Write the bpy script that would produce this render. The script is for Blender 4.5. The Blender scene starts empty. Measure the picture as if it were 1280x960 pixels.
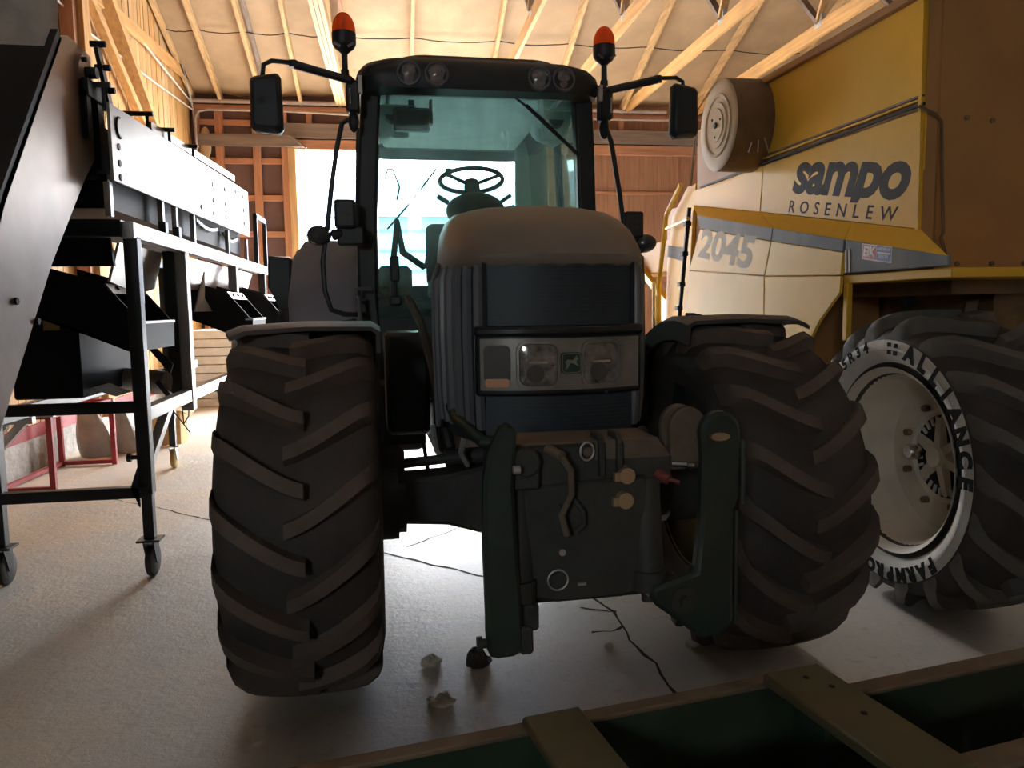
import bpy, bmesh, math, random
from mathutils import Vector, Matrix
random.seed(7)
R = math.radians
SC = bpy.context.scene
COL = SC.collection

# ------------------------------------------------------------------ camera
cam = bpy.data.cameras.new('camera')
cam.sensor_fit = 'HORIZONTAL'; cam.sensor_width = 36.0
cam.lens = 960.0 / 1280.0 * 36.0
cam.clip_start = 0.05; cam.clip_end = 300
camo = bpy.data.objects.new('camera', cam); COL.objects.link(camo)
_X = Vector((0.98801873, -0.15365949, -0.01441359))
_Y = Vector((0.02949002, 0.09629328, 0.99491605))
_Z = -Vector((0.15149036, 0.98342075, -0.09967099))
camo.matrix_world = Matrix(((_X.x, _Y.x, _Z.x, 0.0), (_X.y, _Y.y, _Z.y, 0.0), (_X.z, _Y.z, _Z.z, 1.45), (0, 0, 0, 1)))
SC.camera = camo

# ------------------------------------------------------------------ world, daylight, exposure
SC.view_settings.view_transform = 'Standard'
SC.view_settings.look = 'None'
SC.view_settings.gamma = 1.0
SC.view_settings.use_curve_mapping = False
SC.view_settings.exposure = EXPOSURE = 2.9
SC.cycles.diffuse_bounces = 8
SC.cycles.max_bounces = 14
SC.cycles.transparent_max_bounces = 16
w = bpy.data.worlds.new('overcast_sky'); SC.world = w; w.use_nodes = True
_bg = w.node_tree.nodes['Background']
_bg.inputs[0].default_value = (0.97, 0.98, 1.0, 1); _bg.inputs[1].default_value = 6.0
# the overcast sky enters through the open door and an added fill window: portals only guide the sampling of that sky
def portal(name, loc, rot, sx, sy):
    l = bpy.data.lights.new(name, 'AREA'); l.shape = 'RECTANGLE'; l.size = sx; l.size_y = sy
    l.cycles.is_portal = True
    o = bpy.data.objects.new(name, l); COL.objects.link(o); o.location = loc; o.rotation_euler = rot
    return o
BACK = 14.4; WL = -3.32; WR = 8.2; FRONT = -4.5
DX0, DX1, DZ = -1.6, 2.8, 4.27
WX0, WX1, WZ0, WZ1 = -2.8, -1.9, 2.1, 3.0        # unseen window added behind the camera to light the tractor's front
portal('fill_window_portal', ((WX0 + WX1) / 2, FRONT - 0.12, (WZ0 + WZ1) / 2), (R(90), 0, 0), WX1 - WX0, WZ1 - WZ0)
portal('door_portal', ((DX0 + DX1) / 2, BACK + 0.12, DZ / 2), (R(-90), 0, 0), DX1 - DX0, DZ)

# ------------------------------------------------------------------ mesh helpers
class MB:
    def __init__(s): s.v = []; s.f = []
    def add(s, vs, fs):
        b = len(s.v); s.v += [tuple(v) for v in vs]; s.f += [tuple(i + b for i in f) for f in fs]; return s
    def box(s, x0, x1, y0, y1, z0, z1):
        return s.add([(x0,y0,z0),(x1,y0,z0),(x1,y1,z0),(x0,y1,z0),(x0,y0,z1),(x1,y0,z1),(x1,y1,z1),(x0,y1,z1)],
                     [(0,3,2,1),(4,5,6,7),(0,1,5,4),(1,2,6,5),(2,3,7,6),(3,0,4,7)])
    def beam(s, p0, p1, w, h, up=(0, 0, 1)):
        p0, p1, up = Vector(p0), Vector(p1), Vector(up)
        d = (p1 - p0).normalized()
        sd = d.cross(up)
        if sd.length < 1e-4: sd = d.cross(Vector((1, 0, 0)))
        sd.normalize(); u = sd.cross(d)
        a, b = sd * (w / 2), u * (h / 2)
        return s.add([p0-a-b, p0+a-b, p0+a+b, p0-a+b, p1-a-b, p1+a-b, p1+a+b, p1-a+b],
                     [(0,3,2,1),(4,5,6,7),(0,1,5,4),(1,2,6,5),(2,3,7,6),(3,0,4,7)])
    def loft(s, rings, cap=True, close=True):
        n = len(rings[0]); b = len(s.v)
        for r in rings: s.v += [tuple(p) for p in r]
        for i in range(len(rings) - 1):
            for j in range(n if close else n - 1):
                k = (j + 1) % n
                s.f.append((b+i*n+j, b+i*n+k, b+(i+1)*n+k, b+(i+1)*n+j))
        if cap and close:
            s.f.append(tuple(b + j for j in reversed(range(n))))
            s.f.append(tuple(b + (len(rings)-1)*n + j for j in range(n)))
        return s
    def tube(s, pts, r, n=8, loop=False, cap=True):
        pts = [Vector(p) for p in pts]; m = len(pts); rings = []
        nrm = None
        for i, p in enumerate(pts):
            if loop: t = (pts[(i+1) % m] - pts[i-1]).normalized()
            elif i == 0: t = (pts[1] - p).normalized()
            elif i == m - 1: t = (p - pts[-2]).normalized()
            else: t = ((pts[i+1]-p).normalized() + (p-pts[i-1]).normalized()).normalized()
            if nrm is None:
                nrm = t.cross(Vector((0, 0, 1)))
                if nrm.length < 1e-3: nrm = t.cross(Vector((1, 0, 0)))
            nrm = (nrm - t * nrm.dot(t)).normalized(); bn = t.cross(nrm)
            rr = r[i] if isinstance(r, (list, tuple)) else r
            rings.append([p + nrm*math.cos(2*math.pi*k/n)*rr + bn*math.sin(2*math.pi*k/n)*rr for k in range(n)])
        if loop: rings.append(rings[0]); return s.loft(rings, cap=False)
        return s.loft(rings, cap=cap)
    def cyl(s, p0, p1, r, n=16, r1=None): return s.tube([p0, p1], [r, r if r1 is None else r1], n)
    def lathe(s, prof, o=(0, 0, 0), axis='X', n=32, cap=False):
        rings = []
        for a, r in prof:
            ring = []
            for k in range(n):
                t = 2*math.pi*k/n; c, q = r*math.cos(t), r*math.sin(t)
                ring.append((o[0]+a, o[1]+c, o[2]+q) if axis == 'X' else (o[0]+q, o[1]+a, o[2]+c) if axis == 'Y' else (o[0]+c, o[1]+q, o[2]+a))
            rings.append(ring)
        return s.loft(rings, cap=cap)
    def prism(s, poly, off):
        off = Vector(off); a = [Vector(p) for p in poly]
        return s.loft([a, [p + off for p in a]])
    def ell(s, c, r, n=16, m=10, zmin=-1.0):
        rings = []
        for i in range(m + 1):
            t = math.asin(zmin) + (math.pi/2 - math.asin(zmin)) * i / m
            cr = max(math.cos(t), 1e-3)
            rings.append([(c[0]+r[0]*cr*math.cos(2*math.pi*k/n), c[1]+r[1]*cr*math.sin(2*math.pi*k/n), c[2]+r[2]*math.sin(t)) for k in range(n)])
        return s.loft(rings)
    def xf(s, M):
        s.v = [tuple(M @ Vector(p)) for p in s.v]; return s
    def mesh(s, name, smooth=True):
        me = bpy.data.meshes.new(name); me.from_pydata(s.v, [], s.f)
        bm = bmesh.new(); bm.from_mesh(me); bmesh.ops.recalc_face_normals(bm, faces=bm.faces); bm.to_mesh(me); bm.free()
        if smooth:
            me.polygons.foreach_set('use_smooth', [True] * len(me.polygons)); me.set_sharp_from_angle(angle=R(38))
        return me
    def build(s, name, mat, parent=None, smooth=True, bevel=0, seg=1, **tags):
        o = bpy.data.objects.new(name, s.mesh(name, smooth)); COL.objects.link(o)
        o.data.materials.append(M(mat))
        if parent is not None: o.parent = parent
        if bevel:
            b = o.modifiers.new('bevel', 'BEVEL'); b.width = bevel; b.segments = seg; b.limit_method = 'ANGLE'; b.angle_limit = R(40)
        for k, v in tags.items(): o[k] = v
        return o
class WB(MB):
    """builder in world coordinates for parts of a thing whose empty stands unrotated at root"""
    def build(s, name, mat, parent=None, **k):
        p = parent; off = Vector((0, 0, 0))
        while p is not None: off += p.location; p = p.parent
        s.v = [tuple(Vector(v) - off) for v in s.v]
        return MB.build(s, name, mat, parent, **k)
def thing(name, loc, label, cat, group=None, rz=0):
    o = bpy.data.objects.new(name, None); COL.objects.link(o); o.empty_display_size = 0.1
    o.location = loc; o.rotation_euler = (0, 0, rz); o['label'] = label; o['category'] = cat
    if group: o['group'] = group
    return o
def inst(src, name, parent, loc=(0, 0, 0), rot=(0, 0, 0)):
    o = bpy.data.objects.new(name, src); COL.objects.link(o); o.parent = parent
    o.location = loc; o.rotation_euler = rot
    return o
def clone(o, parent):
    c = o.copy(); COL.objects.link(c); c.parent = parent
    return c
def text_mesh(txt, size, bold=0.0, shear=0.0, depth=0.002, space=1.0, align='CENTER'):
    cu = bpy.data.curves.new('lettering', 'FONT'); cu.body = txt; cu.size = size; cu.offset = bold; cu.shear = shear
    cu.extrude = depth; cu.space_character = space; cu.align_x = align; cu.align_y = 'CENTER'; cu.resolution_u = 4
    ob = bpy.data.objects.new('lettering', cu); COL.objects.link(ob)
    bpy.context.view_layer.update()
    me = bpy.data.meshes.new_from_object(ob.evaluated_get(bpy.context.evaluated_depsgraph_get()))
    bpy.data.objects.remove(ob); bpy.data.curves.remove(cu)
    return me
def lettering(name, me, mat, parent, mat4):
    me.transform(mat4); me.materials.clear(); me.materials.append(M(mat))
    o = bpy.data.objects.new(name, me); COL.objects.link(o); o.parent = parent
    return o
def letters(name, me, mat, parent, mat4):          # every letter a piece of its own
    bm = bmesh.new(); bm.from_mesh(me); bm.faces.ensure_lookup_table(); seen = set()
    for f in bm.faces:
        if f.index in seen: continue
        stack = [f]; isl = []
        seen.add(f.index)
        while stack:
            g = stack.pop(); isl.append(g)
            for e in g.edges:
                for h in e.link_faces:
                    if h.index not in seen: seen.add(h.index); stack.append(h)
        idx = {}; m = MB()
        for g in isl:
            m.f.append(tuple(idx.setdefault(v.index, len(idx)) for v in g.verts))
        vs = sorted(idx, key=idx.get); bm.verts.ensure_lookup_table()
        m.v = [tuple(mat4 @ bm.verts[i].co) for i in vs]
        m.build(name, mat, parent, smooth=False)
    bm.free(); bpy.data.meshes.remove(me)
def frame(o, x, y):            # 4x4 placing text's +x along x and +y along y at o
    x, y = Vector(x).normalized(), Vector(y).normalized(); z = x.cross(y)
    return Matrix(((x.x, y.x, z.x, o[0]), (x.y, y.y, z.y, o[1]), (x.z, y.z, z.z, o[2]), (0, 0, 0, 1)))

# ------------------------------------------------------------------ materials
MATS = {}
def M(n): return MATS[n]
def mat(name, col, rough=0.6, metal=0.0, var=0.12, scale=6.0, stretch=(1, 1, 1), bump=0.0, bscale=None, dust=None, dustamt=0.0, spec=0.5, coat=0.0, sheen=0):
    m = bpy.data.materials.new(name); m.use_nodes = True; nt = m.node_tree; N = nt.nodes; L = nt.links
    p = N['Principled BSDF']; p.inputs['Roughness'].default_value = rough; p.inputs['Metallic'].default_value = metal
    p.inputs['Specular IOR Level'].default_value = spec; p.inputs['Coat Weight'].default_value = coat
    tc = N.new('ShaderNodeTexCoord'); mp = N.new('ShaderNodeMapping'); mp.inputs['Scale'].default_value = stretch
    L.new(tc.outputs['Object'], mp.inputs[0])
    nz = N.new('ShaderNodeTexNoise'); nz.inputs['Scale'].default_value = scale; nz.inputs['Detail'].default_value = 8; nz.inputs['Roughness'].default_value = 0.62
    L.new(mp.outputs[0], nz.inputs['Vector'])
    rp = N.new('ShaderNodeValToRGB'); rp.color_ramp.elements[0].position = 0.3; rp.color_ramp.elements[1].position = 0.72
    lo = tuple(max(0, c*(1-var)) for c in col); hi = tuple(min(1, c*(1+var)) for c in col)
    rp.color_ramp.elements[0].color = lo + (1,); rp.color_ramp.elements[1].color = hi + (1,)
    L.new(nz.outputs['Fac'], rp.inputs[0]); out = rp.outputs[0]
    if dust:
        n2 = N.new('ShaderNodeTexNoise'); n2.inputs['Scale'].default_value = scale*0.45; n2.inputs['Detail'].default_value = 6
        L.new(tc.outputs['Object'], n2.inputs['Vector'])
        mr = N.new('ShaderNodeMapRange'); mr.inputs[1].default_value = 0.4; mr.inputs[2].default_value = 0.75; mr.inputs[3].default_value = dustamt*0.25; mr.inputs[4].default_value = dustamt
        L.new(n2.outputs['Fac'], mr.inputs[0])
        mx = N.new('ShaderNodeMix'); mx.data_type = 'RGBA'; mx.inputs[7].default_value = tuple(dust) + (1,)
        L.new(mr.outputs[0], mx.inputs[0]); L.new(out, mx.inputs[6]); out = mx.outputs[2]
    L.new(out, p.inputs['Base Color'])
    if bump:
        bp = N.new('ShaderNodeBump'); bp.inputs['Strength'].default_value = bump; bp.inputs['Distance'].default_value = 0.02
        b3 = N.new('ShaderNodeTexNoise'); b3.inputs['Scale'].default_value = bscale or scale*3; b3.inputs['Detail'].default_value = 10
        L.new(mp.outputs[0], b3.inputs['Vector']); L.new(b3.outputs['Fac'], bp.inputs['Height']); L.new(bp.outputs[0], p.inputs['Normal'])
    MATS[name] = m
    return m
def woods(name, col, **k):
    for ax, st in (('x', (0.6, 9, 9)), ('y', (9, 0.6, 9)), ('z', (9, 9, 0.6))):
        mat(name + '_' + ax, col, rough=0.75, var=0.28, scale=2.2, stretch=st, bump=0.12, bscale=4, **k)
woods('pine', (0.50, 0.315, 0.14))
woods('warmpine', (0.50, 0.27, 0.09))
woods('stud', (0.42, 0.20, 0.11))
woods('greywood', (0.20, 0.15, 0.12))
woods('brownply', (0.33, 0.17, 0.10))
mat('plumsheet', (0.13, 0.075, 0.07), 0.8, var=0.2, scale=2)
mat('insulation', (0.42, 0.29, 0.165), 0.85, var=0.22, scale=1.3, bump=0.7, bscale=3.0, dust=(0.26, 0.17, 0.10), dustamt=0.45)
mat('cord', (0.05, 0.04, 0.035), 0.9)
mat('conduit', (0.42, 0.34, 0.30), 0.5, var=0.2)
mat('plinth', (0.42, 0.40, 0.37), 0.9, var=0.3, scale=9, bump=0.6, bscale=30)
mat('redpaint', (0.33, 0.03, 0.035), 0.55, var=0.3, scale=8)
mat('limewall', (0.52, 0.46, 0.38), 0.9)
mat('roofsheet', (0.25, 0.23, 0.22), 0.8)
mat('crackdark', (0.03, 0.028, 0.026), 0.95)
mat('green', (0.012, 0.075, 0.028), 0.42, var=0.2, scale=5, dust=(0.13, 0.11, 0.08), dustamt=0.25)
mat('hoodgreen', (0.16, 0.135, 0.105), 0.42, var=0.16, scale=4, dust=(0.24, 0.19, 0.15), dustamt=0.55)
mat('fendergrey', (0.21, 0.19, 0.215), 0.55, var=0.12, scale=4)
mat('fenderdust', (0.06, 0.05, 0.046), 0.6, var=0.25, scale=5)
mat('black', (0.018, 0.02, 0.022), 0.5, var=0.3)
mat('blackgloss', (0.015, 0.017, 0.02), 0.22, var=0.2)
mat('grillemesh', (0.018, 0.032, 0.044), 0.55, var=0.2, scale=30)
mat('slatgrey', (0.12, 0.125, 0.135), 0.4, var=0.15)
mat('castiron', (0.028, 0.032, 0.03), 0.6, var=0.35, scale=7, dust=(0.10, 0.08, 0.06), dustamt=0.4, bump=0.2, bscale=30)
mat('rustblock', (0.14, 0.105, 0.075), 0.7, var=0.3, scale=6)
mat('bronze', (0.42, 0.28, 0.16), 0.5, metal=0.3, var=0.2)
mat('redcap', (0.20, 0.045, 0.03), 0.5)
mat('chrome', (0.6, 0.6, 0.6), 0.22, metal=1.0, var=0.1)
mat('rubber', (0.032, 0.027, 0.025), 0.75, var=0.35, scale=5, dust=(0.11, 0.08, 0.065), dustamt=0.45, bump=0.15, bscale=40)
mat('orangepaint', (0.42, 0.20, 0.006), 0.5, spec=0.1)
mat('rubberside', (0.46, 0.44, 0.40), 0.75, var=0.25, scale=7, dust=(0.78, 0.75, 0.70), dustamt=1.0, bump=0.15, bscale=40)
mat('luggrey', (0.085, 0.08, 0.074), 0.75, var=0.3, scale=9, dust=(0.20, 0.18, 0.16), dustamt=0.6)
mat('lugdust', (0.085, 0.064, 0.052), 0.75, var=0.3, scale=9, dust=(0.14, 0.10, 0.08), dustamt=0.5, bump=0.15, bscale=40)
mat('linkgreen', (0.012, 0.030, 0.022), 0.5, var=0.3, scale=6, dust=(0.08, 0.07, 0.05), dustamt=0.35)
mat('tyreletter', (0.022, 0.021, 0.02), 0.9, spec=0.1)
mat('rimyellow', (0.16, 0.10, 0.035), 0.6, var=0.3, scale=6)
mat('rimgrey', (0.62, 0.56, 0.47), 0.6, var=0.15, scale=5, dust=(0.66, 0.56, 0.43), dustamt=0.4)
mat('lampshell', (0.22, 0.205, 0.19), 0.28, metal=0.4, var=0.25, scale=9)
mat('lampglass', (0.22, 0.215, 0.21), 0.12, metal=0.6, var=0.6, scale=34, coat=1.0)
mat('lampdark', (0.05, 0.05, 0.05), 0.25, coat=0.6)
mat('lampamber', (0.60, 0.30, 0.16), 0.3, coat=0.5)
mat('worklamp', (0.20, 0.17, 0.165), 0.2, var=0.35, scale=30, coat=0.8)
mat('badgegreen', (0.025, 0.05, 0.035), 0.4)
mat('badgeyellow', (0.20, 0.19, 0.13), 0.5)
mat('mirrorback', (0.016, 0.02, 0.026), 0.55)
mat('cabtrim', (0.55, 0.60, 0.57), 0.75, var=0.1)
mat('cabdark', (0.05, 0.06, 0.06), 0.7)
mat('seatcloth', (0.06, 0.07, 0.06), 0.9)
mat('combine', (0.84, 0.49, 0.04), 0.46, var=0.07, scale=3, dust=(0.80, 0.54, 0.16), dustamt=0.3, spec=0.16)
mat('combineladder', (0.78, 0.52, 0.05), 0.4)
mat('combinefront', (0.40, 0.20, 0.065), 0.6, var=0.12, scale=3)  # combine yellow browned, with the unlit front's shade in the colour
mat('bandblue', (0.15, 0.16, 0.18), 0.6, var=0.2, scale=6, dust=(0.36, 0.34, 0.30), dustamt=0.5, spec=0.08)
mat('lettergrey', (0.12, 0.12, 0.12), 0.7, var=0.1, spec=0.05)
mat('letterpale', (0.60, 0.55, 0.45), 0.6, spec=0.05)
mat('screendisc', (0.55, 0.43, 0.28), 0.7, var=0.12, scale=5)
mat('drumbrown', (0.17, 0.10, 0.045), 0.5, var=0.3, scale=6)
mat('stickerred', (0.55, 0.06, 0.07), 0.4); mat('stickerblue', (0.08, 0.10, 0.32), 0.4); mat('stickerwhite', (0.75, 0.72, 0.68), 0.4)
mat('aluminium', (0.17, 0.165, 0.165), 0.40, metal=0.35, var=0.3, scale=3, dust=(0.17, 0.125, 0.085), dustamt=0.8)
mat('galv', (0.48, 0.47, 0.46), 0.42, metal=0.55, var=0.18, scale=6)
mat('paintsteel', (0.022, 0.026, 0.03), 0.4, var=0.2, scale=6)
mat('chuteplate', (0.22, 0.135, 0.09), 0.36, metal=0.3, var=0.35, scale=4, dust=(0.36, 0.30, 0.26), dustamt=0.6)
mat('blacksteel', (0.011, 0.012, 0.014), 0.6, spec=0.2)
mat('tarp', (0.40, 0.37, 0.33), 0.55, var=0.3, scale=4, bump=0.6, bscale=6)
mat('castertyre', (0.07, 0.068, 0.065), 0.6); mat('casterzinc', (0.40, 0.38, 0.35), 0.4, metal=0.7); mat('casteryellow', (0.50, 0.36, 0.13), 0.5)
mat('sack', (0.36, 0.34, 0.31), 0.8, var=0.2, bump=0.5, bscale=9)
mat('palestone', (0.60, 0.58, 0.55), 0.85, var=0.15)
mat('cardboard', (0.55, 0.36, 0.16), 0.85)
mat('stickergold', (0.42, 0.30, 0.12), 0.5)
mat('troughgreen', (0.018, 0.05, 0.03), 0.5, var=0.3, scale=5, dust=(0.09, 0.065, 0.04), dustamt=0.5)
mat('troughrim', (0.16, 0.12, 0.075), 0.6, var=0.3, scale=6)
mat('crossplate', (0.11, 0.10, 0.05), 0.55, var=0.2, scale=5)
mat('hose', (0.02, 0.02, 0.02), 0.5)
mat('scrapwhite', (0.62, 0.57, 0.48), 0.9); mat('scrapdark', (0.05, 0.04, 0.035), 0.9)
mat('snowgravel', (0.62, 0.63, 0.64), 0.9)
mat('facade', (0.13, 0.15, 0.18), 0.8, var=0.05, spec=0.1); mat('facadeline', (0.05, 0.065, 0.09), 0.8); mat('hedge', (0.28, 0.30, 0.08), 0.9, var=0.4)
mat('wiregrey', (0.5, 0.45, 0.38), 0.6)

def special():
    # concrete floor: mottled, sandy stains, fine relief
    m = bpy.data.materials.new('concrete'); m.use_nodes = True; nt = m.node_tree; N = nt.nodes; L = nt.links; p = N['Principled BSDF']
    tc = N.new('ShaderNodeTexCoord')
    def noise(sc, det=8, ro=0.6):
        n = N.new('ShaderNodeTexNoise'); n.inputs['Scale'].default_value = sc; n.inputs['Detail'].default_value = det; n.inputs['Roughness'].default_value = ro
        L.new(tc.outputs['Object'], n.inputs['Vector']); return n.outputs['Fac']
    def ramp(f, a, b, c0, c1):
        r = N.new('ShaderNodeValToRGB'); r.color_ramp.elements[0].position = a; r.color_ramp.elements[1].position = b
        r.color_ramp.elements[0].color = c0 + (1,); r.color_ramp.elements[1].color = c1 + (1,); L.new(f, r.inputs[0]); return r.outputs[0]
    def mix(fac, a, b):
        x = N.new('ShaderNodeMix'); x.data_type = 'RGBA'; L.new(fac, x.inputs[0]); L.new(a, x.inputs[6])
        if isinstance(b, tuple): x.inputs[7].default_value = b + (1,)
        else: L.new(b, x.inputs[7])
        return x.outputs[2]
    base = ramp(noise(0.9), 0.3, 0.75, (0.54, 0.53, 0.49), (0.74, 0.725, 0.68))
    st = ramp(noise(0.45, 5), 0.47, 0.64, (0, 0, 0), (0.9, 0.9, 0.9))
    c = mix(st, base, (0.70, 0.55, 0.38))
    sp = ramp(noise(14, 4), 0.58, 0.74, (0, 0, 0), (0.45, 0.45, 0.45))
    c = mix(sp, c, (0.33, 0.30, 0.27))
    sq = ramp(noise(48, 6, 0.75), 0.44, 0.66, (0, 0, 0), (0.22, 0.22, 0.22))
    c = mix(sq, c, (0.34, 0.32, 0.285))
    L.new(c, p.inputs['Base Color'])
    p.inputs['Roughness'].default_value = 0.47
    b = N.new('ShaderNodeBump'); b.inputs['Strength'].default_value = 0.5; b.inputs['Distance'].default_value = 0.012
    ad = N.new('ShaderNodeMath'); ad.operation = 'ADD'; L.new(noise(9, 6), ad.inputs[0]); L.new(noise(38, 8, 0.7), ad.inputs[1])
    L.new(ad.outputs[0], b.inputs['Height']); L.new(b.outputs[0], p.inputs['Normal'])
    MATS['concrete'] = m
    # tinted dusty cab glass
    def glass(name, tint, dust, gl=0.08):
        g = bpy.data.materials.new(name); g.use_nodes = True; nt = g.node_tree; N = nt.nodes; L = nt.links; N.clear()
        o = N.new('ShaderNodeOutputMaterial'); t = N.new('ShaderNodeBsdfTransparent'); t.inputs[0].default_value = tint + (1,)
        d = N.new('ShaderNodeBsdfDiffuse'); d.inputs[0].default_value = (0.42, 0.55, 0.52, 1)
        tr = N.new('ShaderNodeBsdfTranslucent'); tr.inputs[0].default_value = (0.45, 0.70, 0.66, 1)
        gs = N.new('ShaderNodeBsdfGlossy'); gs.inputs['Roughness'].default_value = 0.05
        dm = N.new('ShaderNodeMixShader'); dm.inputs[0].default_value = 0.7; L.new(d.outputs[0], dm.inputs[1]); L.new(tr.outputs[0], dm.inputs[2])
        tc = N.new('ShaderNodeTexCoord'); mp = N.new('ShaderNodeMapping'); mp.inputs['Scale'].default_value = (1, 1, 0.25); L.new(tc.outputs['Object'], mp.inputs[0])
        nz = N.new('ShaderNodeTexNoise'); nz.inputs['Scale'].default_value = 9; nz.inputs['Detail'].default_value = 9; L.new(mp.outputs[0], nz.inputs['Vector'])
        mr = N.new('ShaderNodeMapRange'); mr.inputs[1].default_value = 0.3; mr.inputs[2].default_value = 0.75; mr.inputs[3].default_value = dust*0.4; mr.inputs[4].default_value = dust*1.5
        L.new(nz.outputs['Fac'], mr.inputs[0])
        m1 = N.new('ShaderNodeMixShader'); L.new(mr.outputs[0], m1.inputs[0]); L.new(t.outputs[0], m1.inputs[1]); L.new(dm.outputs[0], m1.inputs[2])
        m2 = N.new('ShaderNodeMixShader'); m2.inputs[0].default_value = gl; L.new(m1.outputs[0], m2.inputs[1]); L.new(gs.outputs[0], m2.inputs[2])
        L.new(m2.outputs[0], o.inputs[0]); MATS[name] = g
    glass('cabglass', (0.46, 0.78, 0.76), 0.24, 0.05)
    glass('fillpane', (0.9, 0.95, 0.96), 0.02, 0.04)
    glass('sideglass', (0.72, 0.86, 0.84), 0.04)
    # amber beacon lens: coloured see-through plastic
    a = bpy.data.materials.new('amberlens'); a.use_nodes = True; nt = a.node_tree; N = nt.nodes; L = nt.links; N.clear()
    o = N.new('ShaderNodeOutputMaterial'); t = N.new('ShaderNodeBsdfTranslucent'); t.inputs[0].default_value = (1.0, 0.30, 0.03, 1)
    d = N.new('ShaderNodeBsdfDiffuse'); d.inputs[0].default_value = (0.8, 0.13, 0.01, 1)
    tp = N.new('ShaderNodeBsdfTransparent'); tp.inputs[0].default_value = (1.0, 0.30, 0.03, 1)
    gs = N.new('ShaderNodeBsdfGlossy'); gs.inputs['Roughness'].default_value = 0.12
    x0 = N.new('ShaderNodeMixShader'); x0.inputs[0].default_value = 0.35; L.new(t.outputs[0], x0.inputs[1]); L.new(tp.outputs[0], x0.inputs[2])
    x = N.new('ShaderNodeMixShader'); x.inputs[0].default_value = 0.25; L.new(x0.outputs[0], x.inputs[1]); L.new(d.outputs[0], x.inputs[2])
    y = N.new('ShaderNodeMixShader'); y.inputs[0].default_value = 0.06; L.new(x.outputs[0], y.inputs[1]); L.new(gs.outputs[0], y.inputs[2])
    L.new(y.outputs[0], o.inputs[0]); MATS['amberlens'] = a
special()
# ================================================================== THE BUILDING
S = dict(kind='structure')
floor = MB().box(WL - 0.4, WR + 0.3, FRONT - 0.3, BACK + 0.5, -0.25, 0.0).build('floor', 'concrete', **S)
def crack(pts, wd):
    m = MB(); L_ = []; R_ = []
    dense = []
    for a, b in zip(pts[:-1], pts[1:]):
        k = max(2, int((Vector(a) - Vector(b)).length / 0.07))
        for i in range(k): dense.append(Vector(a).lerp(Vector(b), i / k))
    dense.append(Vector(pts[-1]))
    for i, p in enumerate(dense):
        d = (dense[min(i+1, len(dense)-1)] - dense[max(i-1, 0)]).normalized(); nn = Vector((-d.y, d.x))
        p = p + nn * random.uniform(-0.012, 0.012); hw = wd * random.uniform(0.35, 1.0) / 2
        L_.append((p.x + nn.x*hw, p.y + nn.y*hw, 0.0015)); R_.append((p.x - nn.x*hw, p.y - nn.y*hw, 0.0015))
    m.loft([L_, R_], cap=False, close=False); m.build('crack', 'crackdark', floor, smooth=False)
crack([(-1.75, 5.93), (-1.3, 5.51), (-0.09, 4.52), (0.415, 4.05), (0.8, 3.75)], 0.022)
crack([(0.05, 4.62), (0.32, 4.89), (0.6, 5.2)], 0.012)
crack([(0.80, 3.62), (0.94, 3.60), (1.01, 3.41), (0.99, 3.10), (1.016, 2.87), (1.0, 2.6), (0.98, 2.3)], 0.022)
crack([(0.84, 3.22), (0.93, 3.2), (1.0, 3.24)], 0.02)
crack([(0.86, 3.50), (0.95, 3.44), (1.01, 3.41)], 0.02)
crack([(-2.6, 6.6), (-1.75, 5.93)], 0.012)

# left gable wall: vertical boards on a concrete plinth with a red skirting band
SLOPE = 0.372; RIDGE = 5.0
def roofz(y): return 5.12 + (BACK - y) * SLOPE if y > RIDGE else 5.12 + (BACK - RIDGE) * SLOPE - (RIDGE - y) * SLOPE
wl = MB().prism([(WL-0.06, y, z) for y, z in ((FRONT, 0.3), (BACK, 0.3), (BACK, roofz(BACK)+.3), (RIDGE, roofz(RIDGE)+.3), (FRONT, roofz(FRONT)+.3))], (-0.12, 0, 0)).build('wall_left', 'greywood_z', **S)
bw = 0.128; y = 3.4; k = 0
shared = {}
while y < BACK - 0.02:
    z1 = roofz(min(y, BACK)) + 0.1
    d = random.uniform(0.0, 0.012)
    y1 = min(y + bw - 0.006, BACK)
    MB().add([(WL-0.062, y, 0.42), (WL-0.06+0.02+d, y, 0.42), (WL-0.06+0.02+d, y1, 0.42), (WL-0.062, y1, 0.42),
              (WL-0.062, y, roofz(y)+.06), (WL-0.06+0.02+d, y, roofz(y)+.06), (WL-0.06+0.02+d, y1, roofz(y1)+.06), (WL-0.062, y1, roofz(y1)+.06)],
             [(0,3,2,1),(4,5,6,7),(0,1,5,4),(1,2,6,5),(2,3,7,6),(3,0,4,7)]).build('wall_board', 'warmpine_z' if random.random() < 0.75 else 'pine_z', wl, smooth=False)
    y += bw; k += 1
MB().box(WL-0.2, WL+0.0, FRONT, BACK, 0.0, 0.30).build('baseboard_left', 'plinth', **S)
MB().box(WL-0.06, WL-0.005, FRONT, BACK, 0.30, 0.42).build('skirting_band', 'redpaint', wl)
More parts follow.
